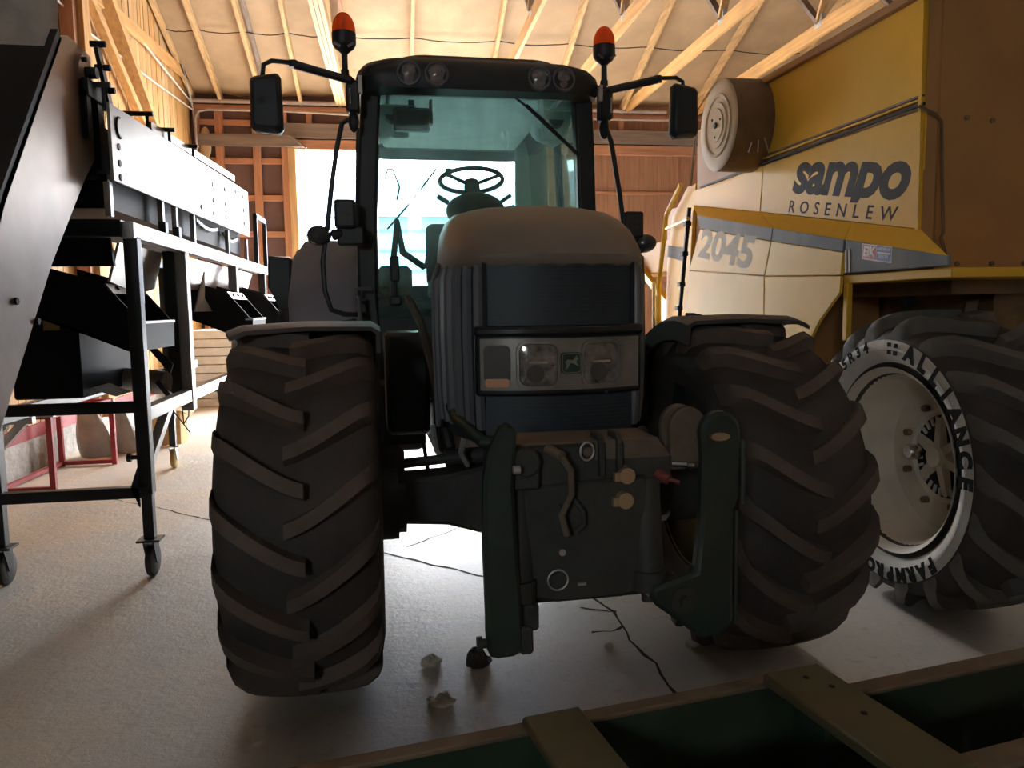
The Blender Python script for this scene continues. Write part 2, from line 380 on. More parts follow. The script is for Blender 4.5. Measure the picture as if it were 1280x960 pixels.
# braces and posts leaning along the left wall, cable runs
def lw(name, pts, w_, h_, m, par=wl): return MB().beam(pts[0], pts[1], w_, h_, up=(1, 0, 0)).build(name, m, par, smooth=False, bevel=0.004)
lw('wall_post', [(WL+0.09, 9.14, 0.3), (WL+0.09, 9.14, roofz(9.14))], 0.20, 0.2, 'warmpine_z')
lw('wall_post', [(WL+0.06, 8.98, 0.3), (WL+0.06, 8.98, roofz(8.98))], 0.10, 0.14, 'stud_z')
lw('wall_brace', [(WL+0.07, 9.25, 5.16), (WL+0.07, 12.6, 3.26)], 0.10, 0.10, 'warmpine_y')
lw('wall_brace', [(WL+0.10, 9.35, 5.66), (WL+0.10, 12.7, 3.30)], 0.11, 0.16, 'warmpine_y')
lw('wall_rail', [(WL+0.03, 9.3, 5.06), (WL+0.03, BACK, 5.42)], 0.16, 0.06, 'warmpine_y')
lw('wall_rake', [(WL+0.03, 5.5, roofz(5.5)-0.02), (WL+0.03, BACK, roofz(BACK)-0.0)], 0.12, 0.06, 'pine_y')
MB().tube([(WL+0.04, 6.9, 5.4), (WL+0.04, 9.7, 5.3), (WL+0.04, 12.2, 5.12), (WL+0.04, BACK-.1, 5.0)], 0.014, 6).build('cable', 'wiregrey', wl)
MB().tube([(WL+0.04, 6.9, 4.7), (WL+0.04, 9.7, 4.6), (WL+0.04, 12.2, 4.75), (WL+0.04, BACK-.12, 4.9)], 0.014, 6).build('cable', 'wiregrey', wl)
MB().tube([(WL+0.05, 13.6, 5.45), (WL+0.05, 14.0, 5.2), (WL+0.05, 14.25, 4.85), (WL+0.06, 14.3, 4.3)], 0.016, 6).build('cable', 'wiregrey', wl)

# back wall with the open door
HZ = roofz(BACK) + 0.35
wb = MB()
wb.box(WL-.1, DX0, BACK, BACK+.1, 0, HZ); wb.box(DX0, DX1, BACK, BACK+.1, DZ, HZ)
wb = wb.build('wall_back', 'plumsheet', smooth=False, **S)
wbr = MB().box(DX1, WR, BACK-.001, BACK+.1, 0, HZ).build('wall_back_panel', 'brownply_z', wb, smooth=False)
def bb(name, x0, x1, z0, z1, m, t=0.07, par=wb, y0=BACK): return MB().box(x0, x1, y0 - t, y0 + 0.002, z0, z1).build(name, m, par, smooth=False, bevel=0.004)
for x in (-2.88, -2.26): bb('stud', x-.035-.03, x+.035+.03, 0, 5.0, 'stud_z', 0.10)
bb('stud', -3.28, -3.2, 0, 5.0, 'stud_z', 0.10)
for x in (-1.35, -0.4, 0.35, 1.2, 2.1, 2.95): bb('stud', x-.05, x+.05, 4.55, 4.96, 'stud_z', 0.10)
for z in (4.72, 4.07, 3.43, 2.8, 2.15, 1.5, 0.9): bb('girt', -3.28, DX0-.12, z-.05, z+.05, 'stud_x', 0.06)
bb('door_jamb', DX0-.13, DX0, 0, DZ+.05, 'pine_z', 0.14)
bb('door_jamb', DX0-.24, DX0-.13, 0, 4.95, 'stud_z', 0.11)
bb('door_jamb', DX1, DX1+.14, 0, DZ+.05, 'pine_z', 0.14)
bb('door_header', DX0-.0, DX1+3.5, DZ, DZ+.17, 'stud_x', 0.12)
bb('door_header', DX0-.2, DX1+4.0, DZ+.19, DZ+.44, 'greywood_x', 0.15)
MB().prism([(-3.26, BACK-.17, 4.30), (-1.42, BACK-.17, 4.30), (-1.66, BACK-.17, 4.50), (-3.26, BACK-.17, 4.50)], (0, .06, 0)).build('door_track_board', 'greywood_x', wb, smooth=False)
MB().beam((-1.70, BACK-.2, 4.50), (-1.40, BACK-.2, 4.28), .05, .03).build('door_track_end', 'greywood_x', wb, smooth=False)
bb('top_plate', WL+.02, WR, 4.93, 5.0, 'stud_x', 0.13)
MB().tube([(WL+.05, BACK-.16, 5.05), (5.2, BACK-.16, 5.05)], 0.035, 8).build('conduit', 'conduit', wb)
MB().tube([(WL+.08, BACK-.18, 3.0), (WL+.08, BACK-.18, 4.75), (WL+.14, BACK-.18, 4.87), (WL+.3, BACK-.18, 4.9), (-1.7, BACK-.18, 4.9), (-.5, BACK-.18, 4.86), (5.4, BACK-.18, 4.9)], 0.02, 8).build('conduit', 'conduit', wb)
for x in (3.4, 3.75, 4.35): bb('stud', x-.05, x+.05, 4.72, 4.95, 'stud_z', 0.10)
for x in (4.3, 5.5, 6.7): bb('stud', x-.012, x+.012, 0, DZ, 'stud_z', 0.02)
bb('girt', DX1+.14, WR, 3.55, 3.60, 'stud_x', 0.03)
bb('girt', DX1+.14, WR, 1.9, 2.0, 'stud_x', 0.03)
# crumpled paper caught in the corner
MB().ell((-3.1, BACK-.12, 4.35), (.1, .05, .28), 10, 6).build('insulation_tuft', 'insulation', wb)

# other two walls close the room behind and beside the camera
MB().box(WR, WR+.1, FRONT, BACK, 0, 9.3).build('wall_right', 'limewall', **S)
MB().box(WL-.1, WX0, FRONT-.1, FRONT, 0, HZ + .1).box(WX1, WR+.1, FRONT-.1, FRONT, 0, HZ + .1).box(WX0, WX1, FRONT-.1, FRONT, 0, WZ0).box(WX0, WX1, FRONT-.1, FRONT, WZ1, HZ + .1).build('wall_front', 'limewall', smooth=False, **S)
wn = MB().box(WX0, WX1, FRONT-.06, FRONT-.05, WZ0, WZ1).build('fill_window_1', 'fillpane', **S)  # added window out of view, lets in fill light
for x in (WX0, (WX0+WX1)/2, WX1): MB().box(x-.03, x+.03, FRONT-.08, FRONT+.02, WZ0, WZ1).build('fill_window_frame', 'pine_z', wn)
for z in (WZ0, WZ1): MB().box(WX0, WX1, FRONT-.08, FRONT+.02, z-.03, z+.03).build('fill_window_frame', 'pine_x', wn)

# roof: insulation sheets between rafters, trusses
ceil = WB()
sl = Vector((0, -1, SLOPE)).normalized()
ceil.prism([(WL-.1, BACK+.3, roofz(BACK)+.12-.1), (WL-.1, RIDGE, roofz(RIDGE)+.12), (WL-.1, RIDGE, roofz(RIDGE)+.2), (WL-.1, BACK+.3, roofz(BACK)+.1)], (WR - WL + .3, 0, 0))
ceil.prism([(WL-.1, FRONT-.1, roofz(FRONT)+.12), (WL-.1, RIDGE, roofz(RIDGE)+.12), (WL-.1, RIDGE, roofz(RIDGE)+.2), (WL-.1, FRONT-.1, roofz(FRONT)+.2)], (WR - WL + .3, 0, 0))
ceil = ceil.build('ceiling', 'roofsheet', smooth=False, **S)
RX = [-2.815, -2.13, -1.474, -0.80, 0.44, 1.80, 3.02, 4.36, 5.75, 7.1]
edges = [WL] + RX + [WR]
for a, b in zip(edges[:-1], edges[1:]):           # sagging, wrinkled sheet in each bay
    m = MB(); ny = 40; nx = 7; rings = []
    for i in range(ny + 1):
        yy = BACK - .02 - (BACK - RIDGE) * i / ny; ring = []
        for j in range(nx + 1):
            u = j / nx; sag = 0.05 * math.sin(math.pi * u) * (0.6 + 0.4 * math.sin(yy * 2.4 + a * 3)) * random.uniform(.75, 1.1)
            if i % 13 == 6: sag *= 0.3
            ring.append((a + (b - a) * u, yy, roofz(yy) + .085 - sag))
        rings.append(ring)
    m.loft(rings, cap=False, close=False)
    m.build('insulation_sheet', 'insulation', ceil)
    for yy in (BACK - 1.6, BACK - 4.6):
        pts = []
        for j in range(9):
            u = j / 8; pts.append((a + (b - a) * u, yy, roofz(yy) + 0.02 - 0.04 * math.sin(math.pi * u) + random.uniform(-.006, .006)))
        MB().tube(pts, 0.009, 5).build('retaining_cord', 'cord', ceil)
for x in RX:
    MB().beam((x, BACK - .02, roofz(BACK) - .03), (x, RIDGE, roofz(RIDGE) - .03), 0.055, 0.16).build('rafter', 'pine_y', ceil, smooth=False)
MB().beam((-2.03, BACK - .5, roofz(BACK-.5) + .03), (-2.03, RIDGE, roofz(RIDGE) + .03), 0.06, 0.03).build('batten', 'greywood_y', ceil, smooth=False)
CH = 5.12
def chord(x, plies=1):
    for q in range(plies):
        xx = x + (q - (plies - 1) / 2) * 0.058 + 0.08
        MB().beam((xx, BACK - .12, CH), (xx, FRONT + 1, CH), 0.05, 0.19).build('truss_chord', 'warmpine_y' if plies == 1 else 'pine_y', ceil, smooth=False)
    xx = x + 0.06
    for yn in (10.05,):
        MB().box(xx - .008, xx + .048, yn - .09, yn + .09, CH + .03, CH + .19).build('gusset_plate', 'galv', ceil, smooth=False)
        for y2, mm in ((yn + 1.05, 'greywood_z'), (yn - 1.0, 'pine_z')):
            MB().beam((xx + .01, yn, CH + .1), (xx + .01, y2, roofz(y2) - .05), 0.05, 0.1, up=(1, 0, 0)).build('truss_web', mm, ceil, smooth=False)
for x in (1.80, 3.02, 4.36, 5.75, 7.1): chord(x)
chord(-0.86, 3)
MB().beam((-.62, BACK - 1.2, CH + .3), (-.62, 8.5, 7.2), 0.05, 0.14).build('truss_web', 'stud_y', ceil, smooth=False)

# outside the door
MB().box(-30, 34, BACK + .5, 60, -0.3, -0.02).build('ground_outside', 'snowgravel', **S)
hs = thing('barn', (2, 44, 0), 'pale long barn with ribbed siding seen across the yard', 'building')
WB().box(-16, 22, 44, 50, -.02, 6.6).build('wall', 'facade', hs)
for z in (2.4, 3.5, 4.6, 5.7): WB().box(-16, 22, 43.95, 44.0, z, z + .12).build('siding_line', 'facadeline', hs)
WB().prism([(-16.5, 43.4, 6.5), (-16.5, 50.6, 6.5), (-16.5, 47, 9.0)], (39, 0, 0)).build('roof', 'facade', hs)
# ================================================================== TYRES
def lug_mesh(Rt, hw, side, w_, h_, tail=0.12):
    """one curved bar lug: from just past the centre line to the shoulder and down the sidewall; axis X, at angle 0 (towards -Y)"""
    rings = []; n = 9
    for i in range(n + 1):
        s = i / n
        x = side * (-0.03 + (hw + 0.035) * min(1.0, s / 0.82) + 0.012 * max(0, (s - .82)))
        a = 0.36 * (s ** 1.35)                                  # outer end lies higher up the tyre front
        drop = 0.0 if s < .62 else tail * ((s - .62) / .38) ** 1.6
        rt = Rt - 0.020 * (abs(x) / hw) ** 2 - drop
        rb = rt - h_ - 0.02 + (0.01 if s > .82 else 0)
        hwid = (w_ / 2) * (0.85 + 0.35 * s)
        ring = []
        for (dr, dw) in ((rb, 1.25), (rt, 0.95), (rt, -0.95), (rb, -1.25)):
            t = a + dw * hwid / Rt
            ring.append((x, -dr * math.cos(t), dr * math.sin(t)))
        rings.append(ring)
    return MB().loft(rings)
def tyre(parent, name, c, Rt, hw, rimr, nl, mt, ml, letters=None, lugw=0.052, lugh=0.04, phase=0.0, joined=False, side_mat=None):
    Rc = Rt - lugh
    half = [(0, Rc), (hw*.45, Rc - .006), (hw*.8, Rc - .022), (hw*.96, Rc - .045), (hw*1.04, Rc - .085), (hw*1.07, Rc - .13),
            (hw*1.075, (Rc + rimr)/2), (hw*1.05, rimr + .09), (hw*.92, rimr + .045), (hw*.86, rimr + .02), (hw*.84, rimr - .01), (hw*.70, rimr - .02)]
    prof = [(-a, r) for a, r in reversed(half[1:])] + half
    t = MB().lathe(prof, n=72).build(name, mt, parent); t.location = c
    if side_mat:
        MB().lathe([(-a - .0012, r) for a, r in half[4:9]], n=72).build('sidewall', side_mat, t)
    ms = []
    for side in (-1, 1):
        mb = lug_mesh(Rt, hw, side, lugw, lugh, .09); me = mb.mesh('tread_lug'); me.materials.append(M(ml)); ms.append((side, mb, me))
    if joined:
        j = MB()
        for side, mb, me in ms:
            for k in range(nl):
                an = 2*math.pi*(k + (0.5 if side > 0 else 0))/nl + phase
                Mx = Matrix.Rotation(-an, 4, 'X'); j.add([Mx @ Vector(v) for v in mb.v], mb.f)
        j.build('tread', ml, t, kind='stuff')
    else:
        for side, mb, me in ms:
            for k in range(nl):
                inst(me, 'tread_lug', t, rot=(-(2*math.pi*(k + (0.5 if side > 0 else 0))/nl + phase), 0, 0))
    return t
def ring_text(txt, size, r, x, deg0, step, mat_, parent, facing=-1, flip=False, bold=0.006):
    """raised letters running round a sidewall that faces -X"""
    verts, faces = [], []
    for i, ch in enumerate(txt):
        if ch == ' ': continue
        me = text_mesh(ch, size, bold=bold, depth=0.0012)
        a = R(deg0 - step * i)      # angle in the Y-Z plane as seen from -X: left of view is +Y
        radial = Vector((0, math.cos(a), math.sin(a)))
        up = radial if not flip else -radial
        xdir = Vector((facing, 0, 0)).cross(up) * -1
        # letters read facing -X: x direction cross y direction must equal -X
        xd = up.cross(Vector((-1, 0, 0)))
        F_ = frame(Vector((x, 0, 0)) + radial * r, xd, up)
        b = len(verts)
        verts += [F_ @ v.co for v in me.vertices]; faces += [tuple(b + j for j in p.vertices) for p in me.polygons]
        bpy.data.meshes.remove(me)
    m = MB(); m.v = [tuple(v) for v in verts]; m.f = faces
    return m.build('sidewall_lettering', mat_, parent, smooth=False)

# ================================================================== TRACTOR (local frame: front axle at origin, +y towards its rear)
T = thing('tractor', (0.55, 3.05, 0), 'dark green farm tractor with glass cab, two orange beacons and front linkage, facing the camera', 'tractor', rz=R(1.7))
AX = 0.69
for sgn in (-1, 1):
    ty = tyre(T, 'front_tyre', (sgn*0.885, 0, AX), 0.69, 0.25, 0.365, 18, 'rubber', 'lugdust', phase=0.06 + 0.1*sgn, lugw=.056, lugh=.05)
    rm = MB()
    d = -sgn                                                     # inner side of the wheel
    rm.lathe([(-.21, .375), (-.2, .345), (-.12, .33), (-.02, .30), (.05, .30), (.12, .33), (.2, .345), (.21, .375)], n=48)
    rm.lathe([(sgn*.03, .31), (sgn*.05, .2), (sgn*.02, .12), (sgn*.08, .1), (sgn*.1, .02)], n=32, cap=True)
    r_ = rm.build('front_rim', 'rimyellow', T); r_.location = (sgn*0.885, 0, AX)
    hb = MB().cyl((sgn*.55, 0, AX), (sgn*.80, 0, AX), .15, 24).cyl((sgn*.52, 0, AX), (sgn*.6, 0, AX), .125, 24)
    hb.build('wheel_hub', 'castiron', T)
    kb = MB().beam((sgn*.58, 0, AX-.09), (sgn*.58, 0, AX+.22), .10, .12).build('steering_knuckle', 'castiron', T, bevel=.02)
    # front mudguard: curved shell over the tyre, with a rolled front lip
    m = MB(); x0, x1 = sgn*0.60, sgn*1.165
    angs = [R(a) for a in (77, 82, 88, 96, 106, 116, 128, 140, 152, 162)]
    ringsO = []
    for i, a in enumerate(angs):
        rr = 0.745
        prof = [(0.0, -.10), (0.0, -.02), (.06, .0), (.5, .004), (.9, -.008), (1.0, -.03), (1.0, -.045), (.9, -.024), (.5, -.012), (.06, -.016), (.03, -.03), (.03, -.10)]
        # tapered: the tip widens over the outside
        wd = 1.0 if i > 1 else 0.94 + .03*i
        ringsO.append([(x0 + (x1-x0)*u*wd, -(rr+dv)*math.cos(a), AX-.03 + (rr+dv)*math.sin(a)) for u, dv in prof])
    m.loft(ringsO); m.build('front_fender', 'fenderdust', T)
    MB().beam((sgn*.62, .02, AX+.15), (sgn*.72, .05, AX+.72), .05, .05).build('fender_bracket', 'black', T)
# axle
axl = MB()
axl.loft([[(x, -.09, z0), (x, .09, z0), (x, .09, z1), (x, -.09, z1)] for x, z0, z1 in ((-.6, .62, .79), (-.36, .60, .80), (-.2, .55, .83), (.2, .55, .83), (.36, .60, .80), (.6, .62, .79))])
axl.build('front_axle', 'castiron', T, bevel=.015)
for sgn in (-1, 1):
    MB().cyl((sgn*.18, -.02, .865), (sgn*.56, -.02, .84), .02, 12).cyl((sgn*.16, -.02, .865), (sgn*.36, -.02, .855), .034, 12).build('steering_rod', 'castiron', T)
MB().box(-.21, .21, -.36, 1.3, .58, 1.0).build('engine_block', 'castiron', T, bevel=.03)
MB().box(-.24, .24, .2, 1.3, .92, 1.25).build('engine_side', 'black', T, bevel=.03)
# --- hood
def nose(x): return -.53 + 0.85 * x * x
plan = [(-.235, 1.28), (-.29, .7), (-.345, .2), (-.372, -.06), (-.365, -.22), (-.34, -.33), (-.305, -.42), (-.262, -.472), (-.2, nose(.2)), (-.1, nose(.1)), (0, nose(0))]
plan = plan + [(-x, y) for x, y in reversed(plan[:-1])]
def ring(z, s=1.0, dy=0.0, rise=0.0, off=0.0):
    out = []
    for x, y in plan:
        yy = y + dy * max(0.0, min(1.0, (0.9 - y) / 1.4))
        out.append((x * s + (off if x > 0 else -off if x < 0 else 0), yy, z + rise * max(0, (yy + .5))))
    return out
MB().loft([ring(.98, .93, .03), ring(1.1, .95, .02), ring(1.34, .955, .02), ring(1.63, .955, .02)]).build('nose_core', 'grillemesh', T)
hood = MB().loft([ring(1.585, .985, .0), ring(1.60, 1.012, -.012), ring(1.625, 1.015, -.015), ring(1.665, 1.0, .02, .015), ring(1.715, .965, .075, .03), ring(1.755, .90, .15, .045), ring(1.783, .80, .23, .055), ring(1.80, .62, .32, .06), ring(1.81, .35, .42, .062), ring(1.812, .1, .5, .062)])
hood = hood.build('hood', 'hoodgreen', T)
# side panels behind the nose grille
for sgn in (-1, 1):
    m = MB(); rr = []
    for y, xw in ((-.10, .375), (.2, .345), (.7, .29), (1.26, .235)):
        rr.append([(sgn*(xw-.02), y, 1.02 + .1*(y > .4)), (sgn*(xw+.002), y, 1.05 + .1*(y > .4)), (sgn*(xw+.006), y, 1.4), (sgn*xw, y, 1.61), (sgn*(xw-.03), y, 1.61)])
    m.loft(rr).build('hood_side', 'hoodgreen', T)
    # upright slats wrapping the nose corner
    pts = [(-.372, -.13), (-.362, -.20), (-.349, -.27), (-.329, -.335), (-.303, -.395), (-.274, -.444)]
    for i, (x, y) in enumerate(pts):
        nrm = Vector((-.9 + .11*i, -.35 - .12*i, 0)).normalized(); tg = Vector((-nrm.y, nrm.x, 0))
        rings = []
        for z, o in ((1.03, .0), (1.12, .012), (1.35, .018), (1.55, .014), (1.60, .0)):
            c = Vector((x, y, z)) + nrm * o
            q = [c + tg*.018 - nrm*.03, c + tg*.018, c + tg*.006 + nrm*.012, c - tg*.012 + nrm*.008, c - tg*.018 - nrm*.03]
            rings.append([(sgn * -1 * p.x, p.y, p.z) for p in q])
        MB().loft(rings).build('side_slat', 'slatgrey', T)
    # chromed edge of the nose opening
    MB().tube([(sgn*.392, -.12, 1.0), (sgn*.398, -.12, 1.3), (sgn*.398, -.13, 1.55), (sgn*.38, -.17, 1.61)], .010, 6).build('nose_trim', 'slatgrey', T)
# front grille (upper, lower) with fine horizontal ribs
def nose_band(z0, z1, xh, t, back=.03, nx=14):
    rings = []
    for i in range(nx + 1):
        x = -xh + 2*xh*i/nx; y = nose(x)
        rings.append([(x, y - t, z0), (x, y - t, z1), (x, y + back, z1), (x, y + back, z0)])
    return MB().loft(rings)
g = nose_band(1.36, 1.612, .262, .0).build('grille', 'grillemesh', T)
for i in range(20): nose_band(1.372 + .012*i, 1.376 + .012*i, .25, .003).build('grille_rib', 'black', g)
for s in (-1, 1): MB().beam((s*.258, nose(.258)-.004, 1.36), (s*.258, nose(.258)-.004, 1.61), .012, .014).build('grille_edge', 'blackgloss', g)
g2 = nose_band(1.0, 1.165, .258, .0).build('lower_grille', 'grillemesh', T)
for i in range(12): nose_band(1.01 + .0125*i, 1.014 + .0125*i, .25, .003).build('grille_rib', 'black', g2)
# headlight unit
hl = nose_band(1.15, 1.385, .292, .018).build('headlight_housing', 'blackgloss', T, bevel=.012, seg=2)
nose_band(1.352, 1.388, .297, .035).build('headlight_hood', 'blackgloss', hl, bevel=.012, seg=2)
nose_band(1.172, 1.345, .278, .024, back=-.01).build('headlight_reflector', 'lampshell', hl)
def rr_poly(w_, h_, r, n=5):
    P = []
    for cx, cz, a0 in ((w_-r, h_-r, 0), (-w_+r, h_-r, 90), (-w_+r, -h_+r, 180), (w_-r, -h_+r, 270)):
        for k in range(n + 1): a = R(a0 + 90*k/n); P.append((cx + r*math.cos(a), cz + r*math.sin(a)))
    return P
for x in (-.093, .125):
    y = nose(x); zc = 1.258
    def rl(w_, h_, r, yo): return [(x + a, nose(x + a) + yo, zc + b) for a, b in rr_poly(w_, h_, r)]
    MB().loft([rl(.072, .078, .032, -.026), rl(.072, .078, .032, -.04), rl(.064, .07, .028, -.04), rl(.060, .066, .026, -.028)], cap=False).build('lamp_bezel', 'lampshell', hl)
    MB().loft([rl(.064, .07, .028, -.030), rl(.05, .055, .026, -.034)]).build('lamp_lens', 'lampglass', hl)
    MB().cyl((x-.012, y-.043, zc-.028), (x-.012, y-.035, zc-.028), .03, 16).build('lamp_bulb', 'lampdark', hl)
    MB().box(x-.034, x+.03, y-.041, y-.035, zc+.004, zc+.012).build('lamp_shade_bar', 'chrome', hl)
for x, s in ((-.225, 1), (.232, 1)):
    P = [(x + a, nose(x + a) - .028, 1.262 + b) for a, b in rr_poly(.042, .062, .018)]
    MB().prism(P, (0, .012, 0)).build('side_lamp', 'lampdark' if x < 0 else 'lampshell', hl)
P = [(-.225 + a, nose(-.225 + a) - .033, 1.198 + b) for a, b in rr_poly(.038, .014, .008)]
MB().prism(P, (0, .012, 0)).build('indicator', 'lampamber', hl)
bx, bz = .018, 1.262
P = [(bx + a, nose(bx) - .034, bz + b) for a, b in rr_poly(.036, .036, .014)]
bd = MB().prism(P, (0, .012, 0)).build('badge', 'badgegreen', hl)
MB().tube([(bx + a, nose(bx) - .035, bz + b) for a, b in rr_poly(.032, .032, .012)], .0018, 5, loop=True).build('badge_border', 'badgeyellow', bd)
deer = [(-.022, .004), (-.014, .012), (.002, .009), (.012, .016), (.016, .026), (.019, .018), (.026, .014), (.018, .010), (.016, .002), (.024, -.008), (.02, -.010), (.009, -.002), (-.006, .0), (-.012, -.016), (-.022, -.022), (-.018, -.012), (-.018, -.002)]
MB().prism([(bx + a, nose(bx) - .0365, bz + b) for a, b in deer], (0, .003, 0)).build('badge_emblem', 'badgeyellow', bd, smooth=False)
MB().cyl((.12, nose(.12)+.02, 1.158), (.15, nose(.15)-.02, 1.158), .006, 8).build('housing_screw', 'chrome', hl)
# green bumper tube and curved supports under the grille
MB().tube([(-.36, -.1, 1.12), (-.34, -.35, 1.05), (-.28, -.53, 1.005), (-.1, -.57, .995), (.1, -.57, .995), (.25, -.55, 1.0), (.29, -.5, 1.01)], .022, 10).build('bumper_tube', 'linkgreen', T)
# hood latch dent, and bright beads that stand in for glints
MB().ell((.06, -.02, 1.842), (.018, .018, .01), 10, 5).build('hood_latch', 'hoodgreen', T)
for i in range(4): MB().ell((-.04 + .028*i, -.27 + .004*i, 1.755 - .001*i), (.009, .012, .006), 8, 4).build('hood_glint', 'galv', T)

# --- cab
def lerp(a, b, t): return a + (b - a) * t
def post(pts, w_, d_, name, m):
    rings = []
    for x, y, z in pts: rings.append([(x - w_/2, y - d_/2, z), (x + w_/2, y - d_/2, z), (x + w_/2, y + d_/2, z), (x - w_/2, y + d_/2, z)])
    return MB().loft(rings).build(name, m, T, bevel=.015, seg=2)
for s in (-1, 1):
    post([(s*.60, 1.43, 1.0), (s*.64, 1.42, 1.5), (s*.635, 1.40, 1.9), (s*.61, 1.36, 2.35), (s*.59, 1.33, 2.62)], .105, .1, 'cab_front_pillar', 'black')
    post([(s*.70, 2.2, 1.0), (s*.70, 2.2, 1.7), (s*.66, 2.2, 2.62)], .045, .07, 'cab_door_pillar', 'black')
    post([(s*.60, 2.92, 1.5), (s*.60, 2.92, 2.1), (s*.56, 2.88, 2.70)], .09, .1, 'cab_rear_pillar', 'cabtrim')
    # door glass
    MB().add([(s*.665, 1.45, 1.35), (s*.695, 2.2, 1.3), (s*.66, 2.2, 2.58), (s*.61, 1.40, 2.58)], [(0, 1, 2, 3)]).build('door_pane', 'sideglass', T)
    MB().add([(s*.695, 2.23, 1.75), (s*.62, 2.92, 1.75), (s*.58, 2.88, 2.58), (s*.66, 2.23, 2.58)], [(0, 1, 2, 3)]).build('side_pane', 'sideglass', T)
    MB().tube([(s*.64, 1.38, 1.72), (s*.643, 1.37, 1.95), (s*.63, 1.34, 2.2), (s*.625, 1.33, 2.55)], .008, 6).build('door_seal', 'slatgrey', T)
    # inner trim of the rear side
    MB().box(.49 if s > 0 else -.60, .74 if s > 0 else -.56, 2.80, 2.86, 1.6, 2.66).build('rear_trim', 'cabtrim', T, bevel=.01)
# windscreen: gently curved pane
m = MB(); rows = []
for i in range(7):
    z = 1.40 + 1.2 * i / 6; row = []
    for j in range(13):
        u = -1 + 2*j/12; hw_ = lerp(.585, .545, i/6); row.append((u*hw_, 1.30 + .08*u*u - .05*(i/6), z))
    rows.append(row)
m.loft(rows, cap=False, close=False).build('windscreen', 'cabglass', T)
MB().add([(-.56, 2.93, 1.55), (.56, 2.93, 1.55), (.53, 2.90, 2.66), (-.53, 2.90, 2.66)], [(0, 1, 2, 3)]).build('rear_window', 'sideglass', T)
MB().box(-.60, .60, 2.88, 2.95, 1.5, 1.62).box(-.60, .60, 2.86, 2.95, 2.64, 2.72).build('rear_window_frame', 'cabdark', T, bevel=.01)
# firewall, floor, rear bulkhead
MB().box(-.66, .66, 1.38, 1.46, .95, 1.46).build('firewall', 'cabdark', T)
MB().box(-.72, .72, 1.4, 2.95, .92, 1.08).build('cab_floor', 'black', T, bevel=.02)
MB().box(-.74, .74, 2.1, 2.96, 1.0, 1.52).build('rear_bulkhead', 'cabdark', T, bevel=.03)
# roof
rings = []
def rl(hw_, y0, y1, z, r=.16):
    P = []
    for cx, cy, a0 in ((hw_-r, y1-r, 0), (-hw_+r, y1-r, 90), (-hw_+r, y0+r, 180), (hw_-r, y0+r, 270)):
        for k in range(7): a = R(a0 + 90*k/6); P.append((cx + r*math.cos(a), cy + r*math.sin(a), z))
    return P
roof = MB().loft([rl(.52, 1.32, 2.98, 2.72), rl(.565, 1.27, 3.03, 2.70), rl(.59, 1.22, 3.05, 2.585), rl(.655, 1.14, 3.12, 2.60), rl(.672, 1.12, 3.15, 2.655), rl(.66, 1.13, 3.14, 2.70), rl(.63, 1.155, 3.1, 2.74), rl(.57, 1.19, 3.05, 2.765), rl(.5, 1.23, 3.0, 2.78), rl(.47, 1.25, 2.97, 2.79), rl(.45, 1.26, 2.95, 2.805), rl(.35, 1.35, 2.85, 2.825)]).build('cab_roof', 'black', T)
MB().box(-.55, .55, 1.34, 2.9, 2.70, 2.73).build('headliner', 'cabtrim', T, bevel=.01)
MB().loft([[(x, 1.5, 2.71), (x, 1.5, 2.66), (x, 2.85, 2.63), (x, 2.85, 2.71)] for x in (-.5, .5)]).build('roof_console', 'cabtrim', T, bevel=.03, seg=2)
for s in (-1, 1):
    MB().loft([[(s*.57, 1.36, 2.57), (s*.32, 1.36, 2.57), (s*.36, 1.6, 2.50), (s*.56, 1.62, 2.43)], [(s*.57, 1.9, 2.57), (s*.40, 1.9, 2.57), (s*.42, 1.85, 2.5), (s*.56, 1.85, 2.44)]]).build('corner_console', 'cabtrim', T, bevel=.02)
    MB().box(s*.43-.05, s*.43+.05, 1.50, 1.53, 2.42, 2.50).build('speaker', 'cabtrim', T, bevel=.012)
    MB().cyl((s*.47, 1.44, 2.535), (s*.47, 1.47, 2.525), .045, 16).build('air_vent', 'slatgrey', T)
# four work lamps in the roof front
for x in (-.395, -.25, .30, .435):
    MB().lathe([(-.045, .001), (-.04, .03), (-.03, .046), (-.034, .056), (-.02, .062), (.06, .062)], o=(x, 1.155 + .09*abs(x)**3, 2.668), axis='Y', n=28).build('work_lamp', 'worklamp', T)
    MB().lathe([(-.034, .05), (-.046, .055), (-.046, .062), (-.01, .066)], o=(x, 1.155 + .09*abs(x)**3, 2.668), axis='Y', n=28).build('work_lamp_ring', 'slatgrey', T)
# wipers
MB().tube([(.17, 1.22, 2.60), (.34, 1.21, 2.47), (.52, 1.26, 2.33)], .007, 6).beam((.24, 1.20, 2.545), (.55, 1.26, 2.30), .008, .02).build('wiper', 'black', T)
MB().tube([(-.10, 2.91, 2.5), (-.3, 2.93, 2.25), (-.48, 2.95, 2.05)], .008, 6).build('rear_wiper', 'black', T)
# interior mirror box hanging behind the screen
MB().box(-.47, -.27, 1.36, 1.42, 2.43, 2.555).build('radio_box', 'cabdark', T, bevel=.01)
MB().box(-.385, -.355, 1.38, 1.4, 2.55, 2.6).box(-.27, -.255, 1.36, 1.42, 2.47, 2.6).build('radio_bracket', 'cabdark', T)
MB().tube([(-.51, 2.1, 2.28), (-.49, 2.05, 2.34), (-.46, 2.0, 2.33), (-.42, 2.0, 2.22), (-.44, 2.0, 2.14)], .006, 6).build('grab_hook', 'cabdark', T)
